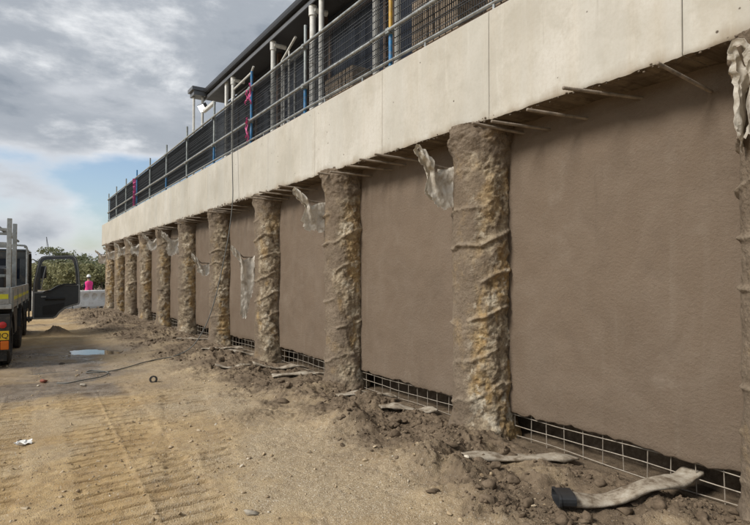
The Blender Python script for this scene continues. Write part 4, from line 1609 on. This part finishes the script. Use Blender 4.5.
def catmull(pts, n):
    pts = [Vector(p) for p in pts]
    P = [pts[0] * 2 - pts[1]] + pts + [pts[-1] * 2 - pts[-2]]
    o = []
    for i in range(1, len(P) - 2):
        for t in np.linspace(0, 1, n, endpoint=False):
            a, b, c, d = P[i - 1:i + 3]
            o.append(0.5 * ((2 * b) + (c - a) * t + (2 * a - 5 * b + 4 * c - d) * t * t + (3 * b - a - 3 * c + d) * t ** 3))
    o.append(pts[-1])
    return o


cb = MB().tube(catmull(pts, 6), 0.0095, 8).build('cable', MT['cable'], smooth='all')
tag(cb, 'grey cable hanging from the fence down over the beam onto the dirt', 'cable')

# ------------------------------------------------------------------ truck
TR = thing('tray_truck', 'dark tray truck with ladder racks and open door, cut off at the left', 'truck', (0.0, 11.05, 0.0), (0, 0, R(-4.0)))


def tp(mb, name, mat, parent=None, **kw):
    return mb.build(name, mat, parent or TR, **kw)


W = 2.0
tp(MB().box((-1.45, .3, .62), (-1.36, 6.6, .80)).box((-.64, .3, .62), (-.55, 6.6, .80)).box((-1.359, 1.2, .66), (-.641, 1.3, .76)).box((-1.359, 3.4, .66), (-.641, 3.5, .76)), 'chassis', MT['chassis'])
tr = tp(MB().cbox((-W, .0, .98), (0, 4.75, 1.06), .01), 'tray', MT['alloy'])
tp(MB().cbox((-.03, .05, 1.062), (.004, 2.35, 1.34), .006), 'side_panel', MT['alloy'], tr)
tp(MB().cbox((-.03, 2.40, 1.062), (.004, 4.70, 1.34), .006), 'side_panel', MT['alloy'], tr)
tp(MB().cbox((-W, .05, 1.062), (-W + .03, 4.70, 1.34), .006), 'side_panel', MT['alloy'], tr)
tp(MB().cbox((-W + .04, .002, 1.062), (-.04, .035, 1.34), .006), 'tail_panel', MT['alloy'], tr)
tp(MB().box((-W + .05, -.006, 1.15), (-.05, -.001, 1.23)), 'reflective_strip', MT['reflect'], tr)
tp(MB().box((.006, .2, 1.12), (.010, 4.6, 1.18)), 'reflective_strip', MT['reflect'], tr)
for y in (.12, 1.2, 2.37, 3.5, 4.6):
    tp(MB().cbox((-.004, y - .03, .93), (.018, y + .03, 1.30), .004), 'latch', MT['galv_dull'], tr)
for y in (.2, 1.35):
    z1 = 2.52
    r_ = tp(MB().cbox((-.10, y, 1.062), (-.03, y + .06, z1), .006), 'rack_frame', MT['galv'])
    tp(MB().cbox((-W + .03, y, 1.062), (-W + .09, y + .05, z1), .006), 'upright', MT['galv'], r_)
    for z in (2.30, 2.06):
        tp(MB().cbox((-W + .095, y + .01, z), (-.105, y + .05, z + .05), .005), 'crossbar', MT['galv'], r_)
for xx in (-.25, -.7, -1.2):
    tp(MB().tube([(xx, .1, 2.385), (xx, 5.2, 2.385)], .028, 8), 'roof_pole', MT['galv_dull'])
hoop = [(-W + .05, 4.8, 1.06), (-W + .05, 4.8, 2.12), (-W + .09, 4.8, 2.22), (-W + .2, 4.8, 2.27), (-.22, 4.8, 2.27), (-.09, 4.8, 2.22), (-.04, 4.8, 2.12), (-.04, 4.8, 1.06)]
hp = tp(MB().tube(catmull(hoop, 4), .024, 10), 'headboard_hoop', MT['galv'], smooth=True)
for xx in (-.45, -.85, -1.25, -1.65):
    tp(MB().tube([(xx, 4.8, 1.062), (xx, 4.8, 2.24)], .014, 8), 'bar', MT['galv'], hp, smooth=True)
# load on the tray
ld = MB()
for i, (x0, y0, x1, y1, h) in enumerate(((-.85, .3, -.12, 1.2, .62), (-1.7, .4, -.95, 1.6, .5), (-.9, 1.4, -.15, 2.6, .66), (-1.6, 2.0, -1.0, 3.2, .55))):
    l = tp(MB().cbox((x0, y0, 1.064), (x1, y1, 1.064 + h), .07), 'tool_box', MT['blackplastic'], smooth=True)
    tp(MB().cbox((x0 - .01, y0 - .01, 1.064 + h * .72), (x1 + .01, y1 + .01, 1.064 + h * .80), .01), 'lid_edge', MT['galv_dull'], l)
tp(MB().cbox((-.62, 1.35, .42), (-.06, 2.2, .92), .02), 'under_tray_box', MT['chassis'])


def wheel(x, y, r=.40, w=.24):
    M = Matrix.Translation((x, y, r - .012)) @ Matrix.Rotation(R(90), 4, 'Y')
    h = w / 2
    t = tp(MB().lathe([(r * .58, -h * .8), (r * .62, -h), (r * .90, -h), (r * .985, -h * .8), (r, -h * .55), (r, -h * .12), (r * .975, -h * .10), (r * .975, h * .10), (r, h * .12), (r, h * .55), (r * .985, h * .8), (r * .90, h), (r * .62, h), (r * .58, h * .8)], 36, M), 'wheel', MT['rubber'], smooth=True)
    tp(MB().lathe([(r * .575, -h * .7), (r * .575, h * .78), (r * .52, h * .80), (r * .48, h * .30), (r * .26, h * .22), (r * .22, h * .62), (r * .05, h * .66)], 28, M), 'rim', MT['galv_dull'], t, smooth=True)


for y in (.55, 3.05):
    wheel(-.16, y)
    wheel(-.42, y)
    wheel(-W + .16, y)
    wheel(-W + .42, y)
wheel(-.20, 5.72, .39, .22)
wheel(-W + .20, 5.72, .39, .22)
for y in (.55, 3.05):
    arc = [(y + .50 * math.cos(a), .40 + .50 * math.sin(a)) for a in np.linspace(R(10), R(170), 14)]
    arc2 = [(y + .485 * math.cos(a), .40 + .485 * math.sin(a)) for a in np.linspace(R(170), R(10), 14)]
    M = Matrix(((0, 0, 1, 0), (1, 0, 0, 0), (0, 1, 0, 0), (0, 0, 0, 1)))
    tp(MB().prism(arc + arc2, -.56, -.02, M), 'mudguard', MT['blackplastic'])
# tail: lamp board, plate, lights
tb = tp(MB().cbox((-W + .1, -.03, .46), (-.02, .0, .90), .008), 'lamp_board', MT['chassis'])
tp(MB().cbox((-.40, -.045, .47), (-.03, -.032, .62), .003), 'number_plate', MT['plate'], tb)
cu = bpy.data.curves.new('plate_text', 'FONT')
cu.body = 'MQ'
cu.size = 0.125
cu.extrude = 0.001
to = bpy.data.objects.new('plate_text', cu)
COL.objects.link(to)
dg = bpy.context.evaluated_depsgraph_get()
tme = bpy.data.meshes.new_from_object(to.evaluated_get(dg))
bpy.data.objects.remove(to)
tme.materials.clear()
tme.materials.append(MT['ink'])
tm = bpy.data.objects.new('lettering', tme)
COL.objects.link(tm)
tm.parent = tb
tm.location = (-.235, -.047, .502)
tm.rotation_euler = (R(90), 0, 0)
tp(MB().cbox((-.27, -.05, .31), (-.15, -.02, .455), .012), 'tail_lamp', MT['redlens'], tb)
tp(MB().cbox((-.148, -.05, .31), (-.03, -.02, .455), .012), 'tail_lamp', MT['amberlens'], tb)
tp(MB().box((-.29, -.019, .29), (-.02, -.001, .457)), 'lamp_bracket', MT['chassis'], tb)
M = Matrix.Translation((-.12, -.032, .72)) @ Matrix.Rotation(R(90), 4, 'X')
tp(MB().lathe([(.055, 0), (.055, .010), (.048, .014), (.01, .015)], 20, M), 'reflector', MT['redlens'], tb, smooth=True)
tp(MB().box((-.50, .012, .12), (-.06, .022, .48)), 'mud_flap', MT['rubber'])
# cab
cab_prof = [(5.02, .62), (5.02, 1.55), (5.08, 2.08), (5.18, 2.16), (6.35, 2.16), (6.55, 2.05), (6.86, 1.25), (6.90, .55), (6.2, .50), (6.12, .80), (5.95, .90), (5.45, .90), (5.30, .76), (5.26, .62)]
M = Matrix(((0, 0, 1, 0), (1, 0, 0, 0), (0, 1, 0, 0), (0, 0, 0, 1)))
tp(MB().prism(cab_prof, -W + .04, -W + .10, M), 'cab_side', MT['cabpaint'])
cb_ = MB()
cb_.box((-W + .101, 5.02, .70), (-.06, 5.07, 1.45))
cb_.box((-W + .101, 5.05, 1.95), (-.06, 5.10, 2.12))
cb_.box((-W + .101, 5.02, 1.451), (-W + .25, 5.08, 1.949))
cb_.box((-.20, 5.02, 1.451), (-.06, 5.08, 1.949))
tp(cb_, 'cab_back', MT['cabpaint'])
tp(MB().box((-W + .252, 5.035, 1.452), (-.202, 5.045, 1.948)), 'rear_window', MT['glass'])
tp(MB().cbox((-W + .05, 5.02, 2.125), (-.02, 6.42, 2.185), .02), 'roof', MT['cabpaint'])
tp(MB().box((-.10, 5.03, .72), (-.02, 5.13, 2.123)), 'door_pillar', MT['cabpaint'])
tp(MB().prism([(6.36, 2.12), (6.52, 2.04), (6.84, 1.25), (6.88, .56), (6.72, .56), (6.70, 1.22), (6.40, 1.98)], -.10, -.02, M), 'front_pillar', MT['cabpaint'])
tp(MB().cbox((-W + .11, 6.70, .55), (-.11, 6.88, 1.24), .02), 'dashboard', MT['blackplastic'])
tp(MB().add([(-W + .12, 6.82, 1.25), (-.12, 6.82, 1.25), (-.12, 6.48, 2.06), (-W + .12, 6.48, 2.06), (-W + .12, 6.826, 1.25), (-.12, 6.826, 1.25), (-.12, 6.486, 2.06), (-W + .12, 6.486, 2.06)],
            [(0, 1, 2, 3), (7, 6, 5, 4), (0, 4, 5, 1), (1, 5, 6, 2), (2, 6, 7, 3), (3, 7, 4, 0)]), 'windscreen', MT['glass'])
tp(MB().cbox((-.75, 5.35, .90), (-.15, 5.85, 1.10), .04), 'seat', MT['doortrim'], smooth=True)
tp(MB().cbox((-.75, 5.18, 1.10), (-.15, 5.34, 1.80), .04), 'seat_back', MT['doortrim'], smooth=True)
tp(MB().cbox((-.55, 5.16, 1.35), (-.20, 5.178, 1.62), .004), 'hanging_vest', MT['amberlens'])
# open door: local x runs out from the hinge, y is height; the face towards the camera is the inner trim
dr = bpy.data.objects.new('door', None)
COL.objects.link(dr)
dr.parent = TR
dr.location = (0.0, 6.66, 0.0)
dr.rotation_euler = (R(90), 0, R(3))
DO = [(.0, .34), (.50, .34), (.58, .38), (.66, .50), (.80, .62), (.98, .68), (1.13, .72), (1.15, .80), (1.15, 1.30), (1.12, 1.70), (1.06, 2.02), (1.00, 2.09), (.9, 2.11), (.30, 2.08), (.20, 2.05), (.13, 1.95), (.02, 1.35), (.0, 1.1)]


def shrink(poly, d):
    out = []
    n = len(poly)
    for i in range(n):
        a, b, c = Vector(poly[i - 1]), Vector(poly[i]), Vector(poly[(i + 1) % n])
        n1 = Vector((-(b - a).y, (b - a).x)).normalized()
        n2 = Vector((-(c - b).y, (c - b).x)).normalized()
        m_ = (n1 + n2)
        m_ = m_ / max(0.35, m_.dot(n1))
        p = b + m_ * d
        out.append((p.x, p.y))
    return out


IN = shrink(DO, .075)
# lower leaf (solid) and window frame (ring) are cut at the sill
sill = 1.25
low = [(.0, .34), (.50, .34), (.58, .38), (.66, .50), (.80, .62), (.98, .68), (1.13, .72), (1.15, .80), (1.15, 1.30), (1.05, 1.30), (.75, 1.30), (.60, 1.26), (.42, 1.14), (.30, 1.10), (.10, 1.10), (.0, 1.1)]
tp(MB().prism(low, -.04, .05), 'door_shell', MT['cabpaint'], dr)
lowi = shrink(low, .055)
tp(MB().prism(lowi, .051, .085), 'door_trim', MT['doortrim'], dr)
tp(MB().ring(shrink(low, .012), shrink(low, .045), .051, .062), 'door_seal', MT['seal'], dr)
up = [(.0, 1.102), (.12, 1.102), (.12, 1.35), (.22, 1.88), (.27, 1.95), (.35, 1.975), (.86, 2.00), (.93, 1.98), (.97, 1.92), (1.02, 1.70), (1.045, 1.302), (1.15, 1.302), (1.12, 1.70), (1.06, 2.02), (1.00, 2.09), (.9, 2.11), (.30, 2.08), (.20, 2.05), (.13, 1.95), (.02, 1.35)]
tp(MB().prism(up, -.03, .045), 'window_frame', MT['cabpaint'], dr)
o_ = [(.02, 1.102), (.035, 1.35), (.15, 1.96), (.21, 2.035), (.31, 2.065), (.9, 2.095), (.985, 2.07), (1.04, 2.0), (1.10, 1.70), (1.13, 1.302)]
i_ = [(.038, 1.102), (.053, 1.345), (.168, 1.950), (.220, 2.018), (.313, 2.048), (.897, 2.078), (.976, 2.055), (1.026, 1.99), (1.083, 1.697), (1.113, 1.302)]
tp(MB().prism(o_ + i_[::-1], .046, .056), 'frame_seal', MT['seal'], dr)
tp(MB().box((.095, 1.15, .0), (.19, 1.80, .02)), 'quarter_pillar', MT['doortrim'], dr)
tp(MB().tube([(.19, 1.15, .02), (.27, 1.60, .02), (.31, 1.80, .02)], .014, 8), 'vent_bar', MT['seal'], dr)
tp(MB().prism([(.25, 1.10), (.42, 1.14), (.60, 1.26), (.75, 1.31), (1.06, 1.31), (1.06, 1.27), (.76, 1.265), (.62, 1.21), (.43, 1.09), (.26, 1.06)], .086, .13), 'arm_ledge', MT['blackplastic'], dr)
tp(MB().cbox((.30, .86, .086), (.78, .93, .15), .02), 'armrest', MT['blackplastic'], dr, smooth=True)
tp(MB().cbox((.20, .93, .086), (.32, .97, .11), .008), 'handle', MT['seal'], dr, smooth=True)
tp(MB().prism([(.25, .46), (.55, .46), (.66, .60), (.76, .70), (.76, .78), (.25, .70)], .086, .105), 'door_pocket', MT['blackplastic'], dr)
# step and mirror
tp(MB().cbox((-.20, 5.95, .34), (.02, 6.64, .42), .01), 'step', MT['chassis'])
mr = tp(MB().tube([(.02, 6.80, 1.25), (.22, 6.95, 1.40), (.22, 6.95, 1.85), (.0, 6.70, 1.98)], .014, 8), 'mirror_arm', MT['blackplastic'])
tp(MB().cbox((.12, 6.90, 1.45), (.32, 6.96, 1.80), .02), 'mirror', MT['blackplastic'], mr)
tp(MB().tube([(.02, 4.70, .99), (.02, 4.70, .40)], .02, 6), 'air_pipe', MT['chassis'])

# ------------------------------------------------------------------ white water barriers
def evald(o):
    dg = bpy.context.evaluated_depsgraph_get()
    me = bpy.data.meshes.new_from_object(o.evaluated_get(dg))
    me.name = o.name
    return me


prof = [(-.30, 0), (.30, 0), (.30, .16), (.17, .42), (.12, .95), (.09, 1.0), (-.09, 1.0), (-.12, .95), (-.17, .42), (-.30, .16)]
Mx = Matrix(((0, 0, 1, 0), (1, 0, 0, 0), (0, 1, 0, 0), (0, 0, 0, 1)))
base = MB().prism(prof, 0.03, 1.87, Mx)
bo = base.build('barrier_shell', MT['barrier'])
cutm = MB()
for cxx in (.25, .72, 1.18, 1.65):
    poly = [(cxx + .165 * math.cos(a), .64 + .19 * math.sin(a)) for a in np.linspace(0, 2 * math.pi, 22, endpoint=False)]
    Mz = Matrix(((1, 0, 0, 0), (0, 0, 1, 0), (0, 1, 0, 0), (0, 0, 0, 1)))
    cutm.prism(poly, -.5, -.05, Mz)
    cutm.prism(poly, .05, .5, Mz)
for cxx in (.5, 1.4):
    cutm.box((cxx - .17, -.6, -.1), (cxx + .17, .6, .09))
co = cutm.build('cutter', MT['barrier'])
bmod = bo.modifiers.new('cut', 'BOOLEAN')
bmod.object = co
bmod.operation = 'DIFFERENCE'
bmod.solver = 'EXACT'
bv = bo.modifiers.new('bevel', 'BEVEL')
bv.width = 0.02
bv.segments = 2
bme = evald(bo)
bpy.data.objects.remove(bo)
bpy.data.objects.remove(co)
bme.shade_smooth()
bme.set_sharp_from_angle(angle=R(35))
A, B = Vector((0.85, 33.35, 0)), Vector((4.75, 34.6, 0))
dirv = (B - A).normalized()
LB = ['white plastic water barrier nearest the open truck door', 'white plastic water barrier in the middle, in front of the pink worker', 'white plastic water barrier by the end of the wall', 'last white plastic water barrier, mostly behind the wall end']
for i in range(4):
    p = A + dirv * 1.92 * i
    bt = thing('water_barrier', LB[i], 'barrier', (p.x, p.y, gh(p.x, p.y) - .01), (0, 0, math.atan2(dirv.y, dirv.x) + (.03, -.04, .02, 0)[i]), 'row of white barriers')
    o = bpy.data.objects.new('shell', bme)
    COL.objects.link(o)
    o.parent = bt
    MB().lathe([(.05, 0), (.05, .03), (.03, .045)], 14, Matrix.Translation((.95, 0, 1.0))).build('filler_cap', MT['blackplastic'], bt, smooth=True)
    MB().tube([(0.0, 0, .05), (0.0, 0, 1.02)], .02, 8).build('joint_pin', MT['barrier'], bt, smooth=True)

# ------------------------------------------------------------------ person behind the barrier
def skin_body(joints, edges, name):
    me = bpy.data.meshes.new(name)
    me.from_pydata([j[:3] for j in joints], edges, [])
    o = bpy.data.objects.new(name, me)
    COL.objects.link(o)
    o.modifiers.new('skin', 'SKIN')
    for i, j in enumerate(joints):
        sv = me.skin_vertices[0].data[i]
        sv.radius = (j[3], j[4] if len(j) > 4 else j[3])
        sv.use_root = (i == 0)
    sub = o.modifiers.new('sub', 'SUBSURF')
    sub.levels = 2
    m2 = evald(o)
    bpy.data.objects.remove(o)
    return m2


J = [(0, 0, .93, .15, .11), (0, 0, 1.10, .14, .10), (0, .01, 1.30, .16, .11), (0, .02, 1.42, .13, .09), (0, .02, 1.50, .055), (0, .03, 1.58, .075, .085), (0, .03, 1.68, .085, .10), (0, .03, 1.75, .05, .06),
     (.18, .02, 1.40, .07), (.24, .03, 1.14, .05), (.20, .20, .98, .038), (.18, .27, .95, .03), (-.18, .02, 1.40, .07), (-.25, .02, 1.14, .05), (-.22, .18, .97, .038), (-.20, .25, .94, .03),
     (.10, 0, .85, .095), (.12, .03, .47, .065), (.12, 0, .10, .05), (.12, .15, .04, .04), (-.10, 0, .85, .095), (-.12, .02, .47, .065), (-.13, 0, .10, .05), (-.13, .15, .04, .04)]
E = [(0, 1), (1, 2), (2, 3), (3, 4), (4, 5), (5, 6), (6, 7), (3, 8), (8, 9), (9, 10), (10, 11), (3, 12), (12, 13), (13, 14), (14, 15), (0, 16), (16, 17), (17, 18), (18, 19), (0, 20), (20, 21), (21, 22), (22, 23)]
# five fingers on each hand
for hb, sx_ in ((11, 1), (15, -1)):
    bx_, by_, bz_ = J[hb][:3]
    for k, (ox, ln) in enumerate(((-.028, .06), (-.010, .075), (.008, .07), (.026, .055))):
        i0 = len(J)
        J += [(bx_ + ox * sx_, by_ + .05, bz_ - .005, .009), (bx_ + ox * sx_, by_ + .05 + ln * .5, bz_ - .02, .008), (bx_ + ox * sx_, by_ + .05 + ln * .8, bz_ - .05, .007)]
        E += [(hb, i0), (i0, i0 + 1), (i0 + 1, i0 + 2)]
    i0 = len(J)
    J += [(bx_ - .045 * sx_, by_ + .02, bz_ + .005, .010), (bx_ - .06 * sx_, by_ + .06, bz_ - .01, .008)]
    E += [(hb, i0), (i0, i0 + 1)]
pme = skin_body(J, E, 'body')
for mm in ('skin', 'vest', 'navy'):
    pme.materials.append(MT[mm])
for p in pme.polygons:
    c = p.center
    if c.z > 1.47:
        p.material_index = 0
    elif abs(c.x) < .40 and c.z > 0.93 and c.y < .15:
        p.material_index = 2
    elif c.y > .22 and .85 < c.z < 1.0:
        p.material_index = 0
    else:
        p.material_index = 2
pme.shade_smooth()
px, py = 3.86, 37.2
pr = thing('person', 'worker in a pink vest and white helmet standing behind the white barriers', 'person', (px, py, gh(px, py) + .0), (0, 0, R(12)))
pb_ = bpy.data.objects.new('body', pme)
COL.objects.link(pb_)
pb_.parent = pr
hm = MB().lathe([(.150, 0), (.150, .012), (.118, .014), (.116, .06), (.100, .11), (.065, .145), (.02, .158)], 24, Matrix.Translation((0, .03, 1.70)))
hm.v = [(x * .92, y * 1.05, z) for x, y, z in hm.v]
hm.build('helmet', MT['helmet'], pr, smooth=True)
# vest: shell round the torso, open at neck and arms
rings = []
for z, a, b in ((.86, .215, .165), (1.0, .20, .155), (1.15, .205, .155), (1.30, .235, .165), (1.40, .225, .155), (1.465, .13, .115)):
    rings.append([(a * math.copysign(abs(math.cos(t)) ** .8, math.cos(t)), .01 + b * math.sin(t), z) for t in np.linspace(0, 2 * math.pi, 24, endpoint=False)])
vs = [p for r_ in rings for p in r_]
fs = [(i * 24 + k, i * 24 + (k + 1) % 24, (i + 1) * 24 + (k + 1) % 24, (i + 1) * 24 + k) for i in range(len(rings) - 1) for k in range(24)]
MB().add(vs, fs).build('vest', MT['vest'], pr, smooth=True)
f = MB()
for sx_ in (-1, 1):
    f.tube([(.033 * sx_, .118, 1.655), (.033 * sx_, .132, 1.655)], .011, 8)
f.build('eyes', MT['navy'], pr)
MB().add([(-.016, .115, 1.60), (.016, .115, 1.60), (0, .152, 1.605), (0, .118, 1.65)], [(0, 1, 2), (0, 2, 3), (2, 1, 3), (0, 3, 1)]).build('nose', MT['skin'], pr)
MB().tube([(-.028, .112, 1.572), (0, .122, 1.570), (.028, .112, 1.572)], .006, 6).build('mouth', MT['redstone'], pr)
MB().lathe([(.100, 0), (.098, .06), (.06, .09)], 20, Matrix.Translation((0, .015, 1.615))).build('hair', MT['hair'], pr, smooth=True)

# ------------------------------------------------------------------ trees beyond the site
def tree(x, y, h, cr, base, leaf, label, seed, kind='round', nleaf=2600, ls=0.28):
    rng = np.random.default_rng(seed)
    rnd = random.Random(seed)
    z0 = gh(x, y)
    root = thing('tree', label, 'tree', (x, y, z0), group='trees beyond the site')
    tk = MB()
    top = Vector((rnd.uniform(-.06, .06) * h, rnd.uniform(-.06, .06) * h, h * .72))
    path = [Vector((0, 0, -.2)).lerp(top, t) + Vector((rnd.uniform(-.03, .03), rnd.uniform(-.03, .03), 0)) * h * (0 if t in (0,) else 1) for t in np.linspace(0, 1, 6)]
    r0 = 0.028 * h
    tk.tube(path, [r0 * (1.15 - t * .85) for t in np.linspace(0, 1, 6)], 8)
    tips = []
    nb = 15 if kind != 'layered' else 13
    for b in range(nb):
        t = rnd.uniform(.35, 1.0) if kind == 'layered' else rnd.uniform(.06, 1.0)
        s = Vector((0, 0, -.2)).lerp(top, t)
        an = b * 2.4 + rnd.uniform(-.4, .4)
        ln = cr * rnd.uniform(.55, .95) * (1.0 if kind == 'layered' else (1.15 - .5 * t))
        rise = rnd.uniform(.05, .3) if kind == 'layered' else rnd.uniform(.25, .7)
        e = s + Vector((math.cos(an) * ln, math.sin(an) * ln, ln * rise))
        e.z = min(e.z, h * .97)
        mid = s.lerp(e, .5) + Vector((0, 0, .08 * ln))
        tk.tube([s, mid, e], [r0 * .45, r0 * .28, r0 * .10], 6)
        tips += [(mid, ln * .38), (e, ln * .42), (s.lerp(e, .78), ln * .36)]
    tips.append((top, cr * .5))
    tk.build('trunk', MT['bark'], root, smooth=True)
    # leaf clumps gathered round the branches
    P = []
    for c, r in tips:
        nsub = 5
        for k in range(nsub):
            d = rng.normal(0, 1, 3)
            d /= np.linalg.norm(d)
            sc_ = np.array([1, 1, .35 if kind == 'layered' else .75])
            cc = np.array(c) + d * sc_ * r * rng.uniform(.2, 1.0)
            m = max(4, nleaf // (len(tips) * nsub))
            P.append(cc + rng.normal(0, 1, (m, 3)) * np.array([.30, .30, .13 if kind == 'layered' else .24]) * r)
    P = np.concatenate(P)
    P = P[(P[:, 2] > base * h) & (P[:, 2] < h * 1.03)]
    n = len(P)
    a = rng.uniform(0, 2 * np.pi, n)
    t = rng.uniform(-.9, .9, n)
    u = np.stack([np.cos(a), np.sin(a), t * .6], -1)
    w = np.stack([-np.sin(a) * t, np.cos(a) * t, np.ones(n)], -1)
    s = ls * rng.uniform(.5, 1.25, n)[:, None]
    u, w = u * s * .5, w * s * .30
    V = np.stack([P - u, P - w * .9, P + u, P + w], 1).reshape(-1, 3)
    Q = np.arange(n * 4).reshape(-1, 4)
    raw_mesh('crown', V, Q, MT[leaf], root, False)
    return root


def at(sx, z):
    c = (sx - 375) / 550 * z
    th_ = R(33.4)
    return c * math.cos(th_) + z * math.sin(th_), -c * math.sin(th_) + z * math.cos(th_)


x, y = at(75, 105)
tree(x, y, 7.6, 5.0, .45, 'leaf_b', 'tall tree with flat layered crown rising above the truck door', 31, 'layered', 5200, .42)
x, y = at(58, 112)
tree(x, y, 6.6, 3.4, .45, 'leaf_b', 'lower flat crowned tree left of the tall layered one, beside the crane', 32, 'layered', 2600, .42)
TL = [(44, 70, 3.5, 2.6, 'leaf_a', 'olive bush tree seen low in the truck door window, left side'), (55, 62, 3.1, 2.6, 'leaf_a', 'olive bush tree in the middle of the truck door window'),
      (67, 66, 3.4, 2.8, 'leaf_c', 'grey green bushy tree at the right of the truck door window'), (80, 60, 3.4, 2.6, 'leaf_a', 'olive bushy tree just right of the truck door, left of the worker'),
      (92, 64, 3.6, 2.8, 'leaf_b', 'dark bushy tree right behind the pink worker'), (103, 58, 3.3, 2.5, 'leaf_a', 'olive bushy tree between the worker and the wall end'),
      (113, 66, 4.4, 2.8, 'leaf_b', 'dark tree partly hidden by the end of the wall'), (96, 88, 5.2, 3.4, 'leaf_c', 'tall grey green tree standing behind the pink worker'),
      (108, 84, 5.8, 3.2, 'leaf_b', 'tallest dark tree beside the end of the wall'), (30, 72, 3.4, 2.8, 'leaf_b', 'dark bush tree behind the truck cab'), (14, 66, 3.2, 2.8, 'leaf_a', 'olive bush tree behind the ladder racks'),
      (0, 70, 3.4, 2.8, 'leaf_c', 'grey green bush tree at the left edge, behind the truck'), (124, 70, 4.6, 3.0, 'leaf_a', 'olive tree hidden behind the far end of the wall'), (86, 96, 4.6, 3.4, 'leaf_b', 'dark round tree behind and left of the worker')]
for i, (sx, z, h, cr, lf, lab) in enumerate(TL):
    x, y = at(sx, z)
    tree(x, y, h, cr, .04, lf, lab, 50 + i, 'round', 3000, .30)

# far crane
x, y = at(52.5, 170)
cr = thing('crane', 'thin far crane with slanting boom above the trees', 'crane', (x, y, gh(x, y)))
m = MB()
rd = Vector((math.cos(R(33.4)), -math.sin(R(33.4)), 0))
p0, p1 = Vector((0, 0, 2.2)), -rd * 2.0 + Vector((0, 0, 13.6))
for dx, dy in ((-.16, -.16), (.16, -.16), (.16, .16), (-.16, .16)):
    o = Vector((dx, dy, 0))
    m.tube([p0 + o, p1 + o * .4], .055, 5)
for k in range(22):
    a, b = p0.lerp(p1, k / 22), p0.lerp(p1, (k + 1) / 22)
    s = 1 - .6 * k / 22
    m.tube([a + Vector((-.16, -.16, 0)) * s, b + Vector((.16, -.16, 0)) * s], .03, 4)
    m.tube([a + Vector((.16, .16, 0)) * s, b + Vector((-.16, .16, 0)) * s], .03, 4)
m.build('boom', MT['crane'], cr)
MB().cbox((-1.2, -2, .9), (1.2, 2, 2.3), .1).build('crane_body', MT['yellow'], cr)
for sx_ in (-1, 1):
    MB().cbox((sx_ * 1.4 - .3, -2.2, -.05), (sx_ * 1.4 + .3, 2.2, .85), .2).build('crawler_track', MT['rubber'], cr)
MB().tube([p1, p1 + Vector((0, 0, -6))], .03, 4).build('hoist_rope', MT['wire'], cr)
